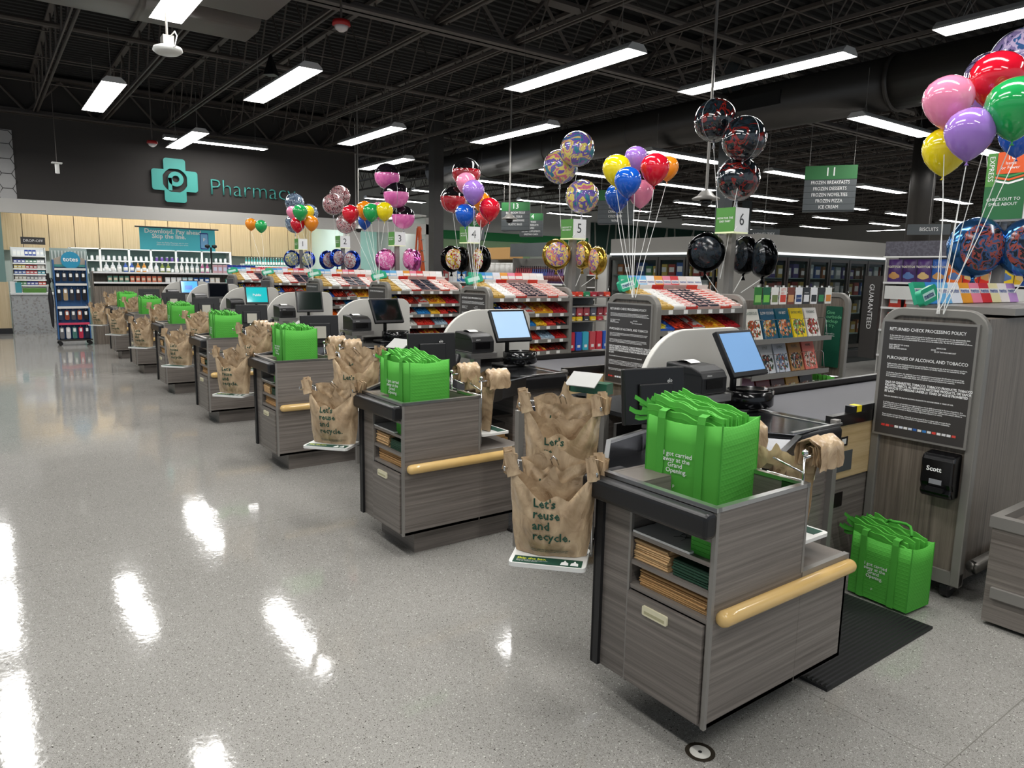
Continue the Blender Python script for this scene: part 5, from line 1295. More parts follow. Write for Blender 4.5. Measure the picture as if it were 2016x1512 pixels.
# ------------------------------------------------------------ product helpers
def prod(kind, w, h, d, col, lab='#f0f0ec'):
    def fn(b):
        if kind == 'bottle':
            b.lathe([(0, 0), (w/2, .002), (w/2, h*.62), (w*.18, h*.78), (w*.17, h*.95), (0, h)], 12, mi=0)
            b.lathe([(w/2+.001, h*.15), (w/2+.001, h*.5)], 12, mi=1)
            b.lathe([(w*.2, h*.93), (w*.2, h*1.0), (0, h*1.005)], 10, mi=1)
        elif kind == 'jar':
            b.lathe([(0, 0), (w/2, .002), (w/2, h*.8), (w*.40, h*.84), (0, h*.84)], 12, mi=0); b.lathe([(w*.42, h*.84), (w*.42, h), (0, h)], 12, mi=1)
        elif kind == 'pouch':
            def f(s): return lambda u, v: ((u-.5)*w*(1-.06*math.sin(math.pi*v)), s*d/2*math.sin(math.pi*u)**.5*math.sin(math.pi*min(1, .08+v*.86)), v*h+.006*math.sin(u*20)*(v > .95))
            b.grid(f(-1), 8, 8, 0); b.grid(f(1), 8, 8, 0, flip=True)
            b.grid(lambda u, v: ((u-.5)*w*.6, -d/2*.93-.004+.03*abs(u-.5)**2*4*d, h*(.25+.25*v)), 4, 3, 1)
        else:
            b.box(-w/2, -d/2, 0, w/2, d/2, h, 0)
            b.box(-w*.38, -d/2-.001, h*.3, w*.38, -d/2, h*.72, 1)
    return meshk(('prod', kind, w, h, d, col, lab), fn, [mat(col, .35), mat(lab, .4)], kind in ('bottle', 'jar', 'pouch'))
def row(kind, p0, p1, n, w, h, d, cols, names, label, cat, group, rz=0, lab='#f0f0ec'):
    for i in range(n):
        u = (i+.5)/n; c = cols[int(i*len(cols)/n) % len(cols)]; nm = names[int(i*len(names)/n) % len(names)]
        o = put({'bottle': 'bottle', 'jar': 'jar', 'pouch': 'snack_bag'}.get(kind, 'product_box'), prod(kind, w, h, d, c, lab), None, tuple(p0[j]+(p1[j]-p0[j])*u for j in range(3)), (0, 0, rz))
        tag(o, label % nm, cat, group % nm)
def shelfunit(name, label, cat, x0, x1, y0, y1, zs, ztop, m_body, m_shelf, facing='x', lip='#e4e4e2', back=None):
    off = ((x0+x1)/2, (y0+y1)/2, 0); t = thing(name, label, cat, off)
    P = lambda n, fn, m: put(n, meshk(None, fn, m, off=off, name=n), t)
    th = .02
    if facing == 'x':
        P('back_panel', lambda b: b.box(x0, y0, 0, x0+th, y1, ztop), back or m_body); P('side_panel', lambda b: b.box(x0, y0-th, 0, x1-.05, y0, ztop), m_body); P('side_panel', lambda b: b.box(x0, y1, 0, x1-.05, y1+th, ztop), m_body)
        for z in zs:
            s = P('shelf', lambda b: b.box(x0+th, y0, z-.02, x1, y1, z), m_shelf); put('price_strip', meshk(None, lambda b: b.box(x1, y0, z-.025, x1+.005, y1, z+.01), mat(lip, .4), off=off), s)
    else:
        P('back_panel', lambda b: b.box(x0, y1-th, 0, x1, y1, ztop), back or m_body); P('side_panel', lambda b: b.box(x0-th, y0+.05, 0, x0, y1, ztop), m_body); P('side_panel', lambda b: b.box(x1, y0+.05, 0, x1+th, y1, ztop), m_body)
        for z in zs:
            s = P('shelf', lambda b: b.box(x0, y0, z-.02, x1, y1-th, z), m_shelf); put('price_strip', meshk(None, lambda b: b.box(x0, y0-.005, z-.025, x1, y0, z+.01), mat(lip, .4), off=off), s)
    return t, P
HX = math.pi/2
def pharmacy():
    # front shelf with products
    t, P = shelfunit('product_shelf', 'long low shelf of bottles and boxes with woodgrain base in front of the pharmacy', 'shelf', -17.5, -17.02, 1.9, 6.5, (1.28, 1.49), 1.50, M['lam_v'], M['white'])
    P('base_panel', lambda b: b.box(-17.1, 1.9, 0, -17.03, 6.5, 1.2), M['lam_v'])
    row('box', (-17.12, 2.15, 1.283), (-17.12, 3.2, 1.283), 10, .08, .13, .05, ['#4c7a6a', '#c0583a', '#c8684a'], ['green', 'orange-red', 'rust'], '%s box on the lower ledge of the pharmacy front shelf', 'product box', '%s boxes on the lower pharmacy ledge', HX, '#d8c8b0')
    row('box', (-17.12, 3.25, 1.283), (-17.12, 4.4, 1.283), 10, .09, .11, .05, ['#e0e2e2', '#b9d2d8', '#2c5c9a', '#e8e0d4'], ['white', 'pale blue', 'royal blue', 'cream'], '%s carton on the lower ledge of the pharmacy front shelf', 'product box', '%s cartons on the lower pharmacy ledge', HX)
    row('box', (-17.12, 4.5, 1.283), (-17.12, 6.4, 1.283), 16, .09, .09, .05, ['#4a9a8a', '#c8503a', '#c86a5a', '#e0a8a0', '#3060b0'], ['teal', 'red', 'brick', 'pale pink', 'blue'], '%s packet on the lower ledge of the pharmacy front shelf', 'product box', '%s packets on the lower pharmacy ledge', HX)
    row('bottle', (-17.15, 2.1, 1.493), (-17.15, 3.4, 1.493), 11, .08, .20, .06, ['#dfe3e4', '#3a62b8', '#e09a3a', '#e9ecef', '#7a8a2a'], ['white', 'blue', 'amber', 'pearl white', 'olive'], '%s bottle on the top ledge of the pharmacy front shelf', 'bottle', '%s bottles on the top pharmacy ledge')
    row('bottle', (-17.15, 3.45, 1.493), (-17.15, 4.2, 1.493), 7, .07, .22, .06, ['#e7e9ea', '#c8d0d4', '#b05a8a'], ['clear white', 'silver', 'plum'], '%s tall bottle on the top ledge of the pharmacy front shelf', 'bottle', '%s tall bottles on the top pharmacy ledge')
    row('box', (-17.13, 4.25, 1.493), (-17.13, 5.2, 1.493), 9, .09, .19, .05, ['#c8a0a8', '#2a3a9a', '#24349a'], ['rose', 'navy', 'deep blue'], '%s tall box on the top ledge of the pharmacy front shelf', 'product box', '%s tall boxes on the top pharmacy ledge', HX, '#d0d4e8')
    row('pouch', (-17.13, 5.25, 1.493), (-17.13, 6.4, 1.493), 10, .10, .16, .06, ['#c83a4a', '#e08a3a', '#d04a78', '#4a5ac0', '#b04060'], ['crimson', 'orange', 'magenta', 'violet blue', 'raspberry'], '%s pouch on the top ledge of the pharmacy front shelf', 'pouch', '%s pouches on the top pharmacy ledge', HX)
    # white medicine shelves inside
    t, P = shelfunit('medicine_shelf', 'white medicine shelves behind the pharmacy counter under the blond panels', 'shelf', -23.0, -22.5, 2.0, 6.1, (1.05, 1.42, 1.75), 2.05, mat('#dfe3e2', .5), M['white'], back=mat('#8aa8a2', .6))
    def posts(b, y): b.box(-22.52, y-.025, .2, -22.48, y+.025, 2.08)
    for y in (2.0, 2.7, 3.4, 3.95, 4.6, 5.3, 6.1): P('upright', lambda b, y=y: posts(b, y), M['white'])
    P('top_rail', lambda b: b.box(-23.0, 2.0, 2.05, -22.48, 6.1, 2.08), M['white'])
    for zi, z in enumerate((1.055, 1.425, 1.755)):
        row('jar', (-22.62, 2.05, z), (-22.62, 6.05, z), 30, .075, .13, .06, ['#eceeee', '#e2e4e6', '#eceeee', '#6a4a9a' if zi == 2 else '#e8eaea', '#eceeee', '#dfe3e4'], ['white', 'off-white', 'plain white', 'dark-lidded' if zi < 2 else 'purple', 'snow white', 'light grey'], '%s jar on the ' + ['lower', 'middle', 'upper'][zi] + ' medicine shelf', 'jar', '%s jars on the ' + ['lower', 'middle', 'upper'][zi] + ' medicine shelf', 0, '#f4f4f4')
    t, P = shelfunit('medicine_shelf', 'shelf of tall teal and white bottles at the right end of the pharmacy', 'shelf', -23.2, -22.8, 6.6, 8.4, (1.3, 1.68), 1.75, mat('#dfe3e2', .5), M['white'], back=mat('#8aa8a2', .6))
    row('bottle', (-22.95, 6.65, 1.683), (-22.95, 8.35, 1.683), 20, .06, .26, .06, ['#2f9a94'], ['teal'], '%s bottle in the row at the right end of the pharmacy', 'bottle', '%s bottles at the right end of the pharmacy')
    row('bottle', (-22.95, 6.65, 1.303), (-22.95, 8.35, 1.303), 16, .07, .2, .06, ['#d8cfae'], ['cream'], '%s bottle on the lower shelf at the right end of the pharmacy', 'bottle', '%s bottles at the right end of the pharmacy')
    # drop-off bay
    t = thing('drop_off_counter', 'pharmacy drop-off counter with speckled grey front and white top', 'counter', (-20.6, 1.2, 0))
    off = (-20.6, 1.2, 0)
    put('front_panel', meshk(None, lambda b: b.box(-20.9, .58, 0, -20.4, 2.0, .91), voro_mat('terrazzo_front', ['#9a9c9d', '#9fa1a1', '#a2a4a4', '#9c9e9f', '#8a8885', '#a0a2a2'], 30, .4), off=off), t)
    put('worktop', meshk(None, lambda b: b.box(-20.95, .57, .91, -20.36, 2.02, .95), mat('#dcdedd', .3), off=off), t)
    o = thing('leaflet_holder', 'white and teal leaflet holder on the drop-off counter', 'leaflet holder', (-20.5, .68, .951))
    put('card', meshk(None, lambda b: [b.box(-.02, -.10, 0, .0, .04, .26), b.box(.001, -.0, 0, .02, .12, .24, mi=1)], [M['white'], mat('#3f8f9a', .4)]), o)
    o = thing('green_box', 'long green box lying on the drop-off counter', 'box', (-20.7, 1.05, .951)); put('carton', meshk(None, lambda b: b.box(-.1, -.22, 0, .1, .24, .10), mat('#4a7a2a', .5)), o)
    t, P = shelfunit('small_goods_shelf', 'narrow shelf of small medicine packs behind the drop-off counter', 'shelf', -22.6, -22.2, .72, 1.42, (1.08, 1.22, 1.36, 1.50, 1.64, 1.82), 2.04, mat('#c9cccb', .5), M['white'])
    pc = [['#2f7a3a', '#3a3a9a', '#c83a2a'], ['#c0b8ac', '#8a8a90', '#b8b0b8'], ['#3a5ab0', '#c03040', '#3a9ab0'], ['#d0b860', '#b03a3a', '#c8c0b8'], ['#2a3a9a', '#2a7a5a', '#c8ccd0'], ['#e8eaec', '#2a4aa0', '#d8dce0']]
    pn = [['green', 'indigo', 'red'], ['beige', 'grey', 'mauve'], ['blue', 'crimson', 'aqua'], ['gold', 'dark red', 'pale grey'], ['navy', 'sea green', 'silver'], ['white', 'royal blue', 'light grey']]
    for i, z in enumerate((1.08, 1.22, 1.36, 1.50, 1.64, 1.82)):
        row('box', (-22.25, .74, z+.003), (-22.25, 1.40, z+.003), 8, .075, .09 if i < 5 else .15, .05, pc[i], pn[i], '%s pack on shelf level ' + ['one', 'two', 'three', 'four', 'five', 'six'][i] + ' behind the drop-off counter', 'medicine pack', '%s packs behind the drop-off counter, level ' + ['one', 'two', 'three', 'four', 'five', 'six'][i], HX)
    t = thing('slatted_screen', 'grey vertical slatted screen behind the drop-off counter', 'screen', (-22.3, 1.95, 0))
    put('frame', meshk(None, lambda b: [b.box(-.02, -.42, 1.0, .0, .42, 2.04)], mat('#7d8b87', .5)), t)
    for i in range(11): put('slat', meshk('slat', lambda b: b.box(0, -.016, 1.02, .02, .016, 1.98), mat('#a3aaa7', .5)), t, (0, -.37+i*.074, 0))
    t = thing('hanging_sign', 'small dark DROP-OFF sign hanging over the left counter', 'sign', (-20.9, 1.12, 2.17))
    put('board', meshk(None, lambda b: b.box(-.015, -.245, -.085, .015, .245, .085), M['sign_dark']), t); text('lettering', 'DROP-OFF', .085, (.017, 0, 0), RX, M['inkw'], t, 'CENTER')
    t = thing('banner', 'turquoise hanging banner about downloading the pharmacy app', 'banner', (-21.6, 4.50, 2.36))
    put('cloth', meshk(None, lambda b: b.box(-.004, -.96, -.30, .004, .96, .29), mat('#4cc3d2', .5)), t)
    put('rod', meshk(None, lambda b: b.tube([(0, -1.06, .30), (0, 1.06, .30)], .02, 8), M['dark']), t)
    text('lettering', 'Download. Pay ahead.\n    Skip the line.', .165, (.006, -.84, .13), RX, M['inkw'], t, bold=.02, line=.8)
    text('lettering', 'Open the Publix Pharmacy app on your\nphone and check out before you arrive.', .05, (.006, -.55, -.13), RX, M['inkw'], t)
    put('phone_picture', meshk(None, lambda b: [b.rbox(.005, .56, -.25, .009, .78, .20, .03, 'x', 4), b.rbox(.0095, .58, -.22, .011, .76, .17, .02, 'x', 4, mi=1)], [mat('#1d3f8f', .4), mat('#7ab4e0', .4)]), t)
    text('logo', 'p', .12, (.012, .67, .04), RX, M['inkw'], t, 'CENTER', bold=.02)
    # wall sign: rounded cross with a p, and the word
    X = -20.5; yc, zc = 4.25, 3.80
    t = thing('pharmacy_cross', 'turquoise rounded cross sign with a letter p on the dark wall', 'sign', (X+.03, yc, zc))
    def cross(b):
        pl = []; a, c, r = .21, .545, .07
        def arc(cx_, cy_, st, rr=r, n=5, sgn=1): return [(cx_+rr*math.cos(st+sgn*math.pi/2*i/n), cy_+rr*math.sin(st+sgn*math.pi/2*i/n)) for i in range(n+1)]
        for q in range(4):
            an = q*math.pi/2; cs, sn = math.cos(an), math.sin(an)
            pts = [(c-r+r*math.cos(t_), -a-.05+r+ r*math.sin(t_)) for t_ in [-math.pi/2+math.pi/2*i/5 for i in range(6)]]
            pts += [(c-r+r*math.cos(t_), a+.05-r+r*math.sin(t_)) for t_ in [math.pi/2*i/5 for i in range(6)]]
            pts += [(a+.05, a+.05)]
            pl += [(x*cs-y*sn, x*sn+y*cs) for x, y in pts]
        # ring between cross outline and centre hole
        hole = .305; n = len(pl); vs = []
        for d in (0, .05):
            for x, y in pl: vs.append((d, x, y))
            for x, y in pl:
                L = math.hypot(x, y); vs.append((d, x/L*hole, y/L*hole))
        fs = []
        for i in range(n):
            j = (i+1) % n
            fs += [(i, j, n+j, n+i), (2*n+i, 3*n+i, 3*n+j, 2*n+j), (i, 2*n+i, 2*n+j, j), (n+i, n+j, 3*n+j, 3*n+i)]
        b.add(vs, fs)
    put('cross', meshk(None, cross, mat('#4aa79e', .5)), t)
    def pee(b):
        n = 24; vs = []
        for d in (0, .05):
            for rr in (.185, .085):
                for i in range(n): vs.append((d, .02+rr*math.cos(2*math.pi*i/n), .04+rr*math.sin(2*math.pi*i/n)))
        fs = []
        for i in range(n):
            j = (i+1) % n; fs += [(i, j, n+j, n+i), (2*n+i, 3*n+i, 3*n+j, 2*n+j), (i, 2*n+i, 2*n+j, j), (n+i, n+j, 3*n+j, 3*n+i)]
        b.add(vs, fs); b.box(0, -.165, -.25, .05, -.075, .06)
    put('letter_p', meshk(None, pee, mat('#4aa79e', .5)), t)
    t = thing('wall_lettering', 'turquoise word Pharmacy mounted on the dark wall', 'sign', (X+.04, 5.08, 3.70))
    me = text_mesh('Pharmacy', .60, 'LEFT', -.018, 3).copy(); me.materials.append(mat('#4aa79e', .5))
    o = put('letters', me, t, (0, 0, 0), RX); o.modifiers.new('thick', 'SOLIDIFY').thickness = .03
    # small aisle posts seen under the soffit
    t = thing('queue_camera', 'black two-headed camera post in front of the banner', 'camera', (-18.6, 4.6, 0))
    put('pole', meshk(None, lambda b: b.tube([(0, 0, 0), (0, 0, 2.1)], .02, 8), M['dark']), t)
    for s in (-1, 1): put('camera_head', meshk('qc', lambda b: b.lathe([(0, -.05), (.06, -.02), (.06, .03), (0, .05)], 12), M['black'], True), t, (0, s*.08, 2.12))
pharmacy()

def totes_rack():
    bx0, by0 = -17.0, 1.50
    t = thing('glove_rack', 'blue wheeled rack of gloves and slippers under a round totes sign', 'display rack', (bx0-.2, by0, 0))
    off = (bx0-.2, by0, 0); P = lambda n, fn, m, **k: put(n, meshk(None, fn, m, off=off, name=n), t, **k)
    P('back_panel', lambda b: b.box(bx0-.22, by0-.27, .10, bx0-.18, by0+.27, 1.72), mat('#2c5f96', .5))
    P('side_panel', lambda b: b.box(bx0-.30, by0-.29, .1, bx0-.04, by0-.27, 1.72), mat('#2c5f96', .5))
    P('side_panel', lambda b: b.box(bx0-.30, by0+.27, .1, bx0-.04, by0+.29, 1.72), mat('#2c5f96', .5))
    P('base_tray', lambda b: b.box(bx0-.34, by0-.30, .10, bx0+.06, by0+.30, .13), M['darksteel'])
    P('header', lambda b: [b.prism([(by0-.27, 1.58), (by0+.27, 1.58), (by0+.27, 1.74), (by0+.12, 1.80), (by0-.12, 1.80), (by0-.27, 1.74)], bx0-.10, bx0-.08, T=Matrix(((0, 0, 1, 0), (1, 0, 0, 0), (0, 1, 0, 0), (0, 0, 0, 1)))), b.box(bx0-.08, by0-.27, 1.58, bx0-.076, by0+.27, 1.63, mi=1)], [mat('#a59a8c', .6), mat('#3a8a86', .5)])
    P('round_sign', lambda b: b.lathe([(0, .012), (.155, .012), (.155, 0), (.17, 0), (.17, .008)], 32, (bx0-.07, by0+.02, 1.715), T=Matrix.Rotation(HX, 4, 'Y')), mat('#1f8fb4', .4))
    text('lettering', 'totes', .125, (.2-.055, .02, 1.73), RX, M['inkw'], t, 'CENTER', bold=.02)
    for z in (1.545, 1.24, .78, .45): P('shelf_edge', lambda b: [b.box(bx0-.18, by0-.27, z-.03, bx0-.02, by0+.27, z-.02), b.box(bx0-.02, by0-.27, z-.03, bx0-.015, by0+.27, z+.015)], mat('#d9d6cf' if z != .45 else '#c83a5a', .5))
    for x, y in ((-.3, -.26), (-.3, .26), (0, -.26), (0, .26)): P('caster', lambda b: b.lathe([(0, -.02), (.04, -.02), (.04, .02), (0, .02)], 12, (bx0+x, by0+y, .05), T=Matrix.Rotation(HX, 4, 'Y')), M['black'])
    gl = [('black', '#1a1a1e'), ('charcoal', '#303038'), ('ink black', '#151518'), ('dark', '#26262c'), ('jet black', '#101014')]
    lv = [(1.50, gl, .2), (1.18, [('black', '#1a1a1e'), ('leopard beige', '#a08a6a'), ('dark grey', '#2a2a30'), ('maroon black', '#2a1a1e'), ('jet black', '#101014')], .27), (.74, [('navy', '#22304a'), ('rust', '#8a3a22'), ('grey', '#4a4a50'), ('orange brown', '#9a4a2a'), ('black', '#151518')], .22), (.40, [('checked grey', '#6a6a6c'), ('white', '#c8c6c4'), ('teal floral', '#4a7a72'), ('crimson', '#c02a4a'), ('midnight', '#1c2034')], .26)]
    for li, (z, items, h) in enumerate(lv):
        for i, (nm, c) in enumerate(items):
            g = thing('glove_pair', '%s gloves or slippers hanging on row %s of the totes rack' % (nm, ['one', 'two', 'three', 'four'][li]), 'gloves', (bx0-.07, by0-.22+i*.11, z))
            put('fabric', meshk(('glove', c, h), lambda b: b.rbox(-.02, -.038, -h, .02, .038, -.03, .025, 'x', 4), mat(c, .8)), g)
            put('tag', meshk('glovetag', lambda b: b.rbox(.021, -.022, -.12, .024, .022, -.05, .008, 'x', 3), M['inkw']), g)
            put('hook', meshk('glovehook', lambda b: b.tube([(-.1, 0, 0), (0, 0, 0), (.0, 0, -.04)], .003, 4), M['chrome']), g)
    for i in range(4):
        u = thing('umbrella', 'folded black umbrella hanging on the left side of the totes rack', 'umbrella', (bx0-.10-.05*i, by0-.36, .35+.02*i), 0, 'umbrellas on the totes rack')
        put('canopy', meshk('umb', lambda b: b.lathe([(0, 0), (.02, .05), (.045, .55), (.02, .75), (.012, .78)], 10), mat('#1b1b20', .6), True), u)
        put('handle', meshk('umbh', lambda b: b.tube([(0, 0, .76), (0, 0, .9), (0, .02, .94), (0, .05, .94), (0, .06, .90)], .010, 6), M['black'], True), u)
    for i in range(3):
        u = thing('glove_pair', 'black gloves on the outside left arm of the totes rack', 'gloves', (bx0-.12-.06*i, by0-.38, 1.45), HX, 'gloves on the left arm of the totes rack')
        put('fabric', meshk('glv2', lambda b: b.rbox(-.02, -.035, -.22, .02, .035, 0, .02, 'x', 4), mat('#141416', .8)), u)
totes_rack()

# ------------------------------------------------------------ freezers, chips, aisles
def freezers():
    def case(label, T, n, W):
        t = thing('freezer_case', label, 'freezer', T.translation, rot=T.to_euler())
        L = n*W
        put('top_box', meshk(None, lambda b: b.box(0, .02, 2.07, L, .9, 2.36), M['wall_mid']), t)
        put('light_rail', meshk(None, lambda b: b.box(0, 0, 2.03, L, .06, 2.07), mat('#e8ecec', .4, 0, .5, .8)), t)
        put('back_wall', meshk(None, lambda b: [b.box(0, .80, 0, L, .82, 2.05), b.box(0, .0, 0, L, .8, .28), b.box(0, .05, 2.0, L, .8, 2.03)], mat('#2c3333', .5)), t)
        put('bumper_rail', meshk(None, lambda b: b.box(0, -.05, .12, L, 0, .24), M['dark']), t)
        for z in (.55, .95, 1.30, 1.62): put('shelf', meshk(('frzsh', L), lambda b: b.box(0, .12, 0, L, .78, .015), mat('#7f9a98', .4)), t, (0, 0, z))
        for i in range(n):
            d = put('door', meshk(('frzd', W), lambda b: [b.box(.01, -.02, .30, .06, .03, 1.99), b.box(W-.06, -.02, .30, W-.01, .03, 1.99), b.box(.06, -.02, 1.93, W-.06, .03, 1.99), b.box(.06, -.02, .30, W-.06, .03, .37)], M['darksteel']), t, (i*W, 0, 0))
            put('glass_pane', meshk(('frzg', W), lambda b: b.box(.06, -.002, .37, W-.06, .004, 1.93), M['glass']), d)
            put('handle', meshk('frzh', lambda b: b.tube([(.04, -.02, .8), (.04, -.05, .85), (.04, -.05, 1.35), (.04, -.02, 1.4)], .008, 6), M['chrome'], True), d)
        return t
    c1 = case('freezer case with glass doors facing the checkouts, left of the corner', Matrix.Translation((-11.05, 10.65, 0)), 4, .68)
    c2 = case('freezer case with glass doors running back from the corner at the right', Matrix.Translation((-7.40, 10.70, 0)) @ Matrix.Rotation(HX, 4, 'Z'), 12, .68)
    put('end_panel', meshk(None, lambda b: b.box(-.03, .0, 0, 0, .9, 2.36), M['wall_mid']), c2)
    put('end_panel', meshk(None, lambda b: b.box(-11.35, 10.60, 0, -11.07, 11.4, 2.04), M['wall_grey'], off=(-11.05, 10.65, 0)), c1)
    rr = random.Random(5); cn = ['orange', 'blue', 'white', 'green', 'red', 'yellow', 'purple', 'brown']; cc = ['#a8683a', '#3a5a9a', '#b8c0c0', '#5a8a5a', '#9a3a34', '#b8a04a', '#5a4a8a', '#6a4a3a']
    for z, zn in ((.565, 'lowest'), (.965, 'second'), (1.315, 'third'), (1.635, 'top')):
        for i in range(13):
            j = rr.randrange(8); x = -10.95+i*.2
            o = put('frozen_box', prod('box', .16, rr.choice((.18, .22, .25)), .1, cc[j]), None, (x, 10.92, z+.001)); tag(o, '%s frozen food pack on the %s shelf of the left freezer' % (cn[j], zn), 'frozen food', '%s packs on the %s shelf of the left freezer' % (cn[j], zn))
        for i in range(30):
            j = rr.randrange(8); y = 10.85+i*.24
            if i < 1: continue
            o = put('frozen_box', prod('box', .17, rr.choice((.18, .22, .25)), .1, cc[j]), None, (-7.68, y, z+.001), (0, 0, HX)); tag(o, '%s frozen food pack on the %s shelf of the right freezer' % (cn[j], zn), 'frozen food', '%s packs on the %s shelf of the right freezer' % (cn[j], zn))
    e = mat('#cfe0e0', .5, 0, .5, 2.2)
    put('case_lamp', meshk(None, lambda b: b.box(-11.0, 10.72, 1.97, -8.4, 10.74, 1.99), e, off=(-11.05, 10.65, 0)), c1)
    put('case_lamp', meshk(None, lambda b: b.box(.1, .07, 1.97, 8.1, .09, 1.99), mat('#a8d8d8', .5, 0, .5, 1.4)), c2)
    # chips end display
    x0, x1, y = -6.5, -3.2, 13.0
    t, P = shelfunit('snack_display', 'snack display with patterned grey header at the right edge behind the balloons', 'shelf', x0, x1, y, y+.5, (.3, .75, 1.15, 1.59), 2.3, M['wall_grey'], M['white'], 'y', back=mat('#3a3a40', .6))
    P('header', lambda b: b.box(x0, y-.03, 2.045, x1, y, 2.30), pattern_mat('header_scales', ['#4f4d57', '#5d5b66', '#4a4852'], 18, 0, .5, .2))
    P('header_edge', lambda b: b.box(x0-.02, y-.035, 2.02, x1, y-.02, 2.045), M['white'])
    P('notice_strip', lambda b: b.box(x0+.05, y-.012, 1.30, x1, y-.006, 1.53), mat('#dcdcd8', .5))
    bags = [('purple', '#4a2a6a', 'TOSTITOS'), ('deep purple', '#43245f', 'TOSTITOS'), ('violet', '#4f2f70', 'TOSTITOS'), ('blue', '#2a5fb0', 'TOSTITOS'), ('orange and blue', '#e8701c', 'Cheetos'), ('red', '#c8281c', 'Fritos'), ('bright red', '#d8301c', 'Fritos'), ('yellow', '#e8c82a', "Lay's"), ('golden', '#d8b02a', "Lay's"), ('orange', '#e8801c', 'Cheetos'), ('navy', '#1f3f8f', 'RUFFLES'), ('amber', '#d89a2a', 'Lays'), ('green', '#3a8a3a', 'SunChips')]
    for i, (nm, c, w) in enumerate(bags):
        o = thing('snack_bag', '%s bag of chips on the top shelf of the snack display' % nm, 'snack bag', (x0+.13+i*.247, y+.12, 1.593))
        put('bag', meshk(('chip', c), lambda b: [b.grid(lambda u, v: ((u-.5)*.235, -.05*math.sin(math.pi*u)**.6*math.sin(math.pi*(.06+.88*v)), v*.40), 10, 10, 0), b.grid(lambda u, v: ((u-.5)*.235, .05*math.sin(math.pi*u)**.6*math.sin(math.pi*(.06+.88*v)), v*.40), 10, 10, 0, flip=True)], mat(c, .3), True), o)
        put('picture', meshk(('chipp', i % 3), lambda b: b.grid(lambda u, v: ((u-.5)*.19*math.sin(math.pi*(.2+.6*v)), -.053*math.sin(math.pi*(.1+.8*u))**.6*math.sin(math.pi*(.1+.4*v)), .03+v*.15), 8, 6), [mat('#c8965a', .4), mat('#5a7ab0', .4), mat('#d8b87a', .4)][i % 3], True), o)
        text('lettering', w, .05, (0, -.056, .27), RY, mat('#f0ecd8', .4), o, 'CENTER', bold=.03)
    for z, zn in ((1.153, 'third'), (.753, 'second')):
        row('pouch', (x0+.05, y+.12, z), (x1-.05, y+.12, z), 12, .22, .30, .09, ['#c83a2a', '#d8b02a', '#2a5fb0', '#8a2a5a'], ['red', 'yellow', 'blue', 'plum'], '%s snack bag on the ' + zn + ' shelf of the snack display', 'snack bag', '%s snack bags on the ' + zn + ' display shelf')
    t = thing('guarantee_panel', 'tall dark side panel reading GUARANTEED beside the snack display', 'sign', (-6.672, 12.98, 0))
    put('panel', meshk(None, lambda b: b.box(-.15, -.02, .22, .152, .10, 1.70), M['sign_dark']), t)
    text('lettering', 'GUARANTEED', .125, (.0, -.023, 1.15), (HX, HX, 0), M['inkw'], t, 'CENTER')
freezers()

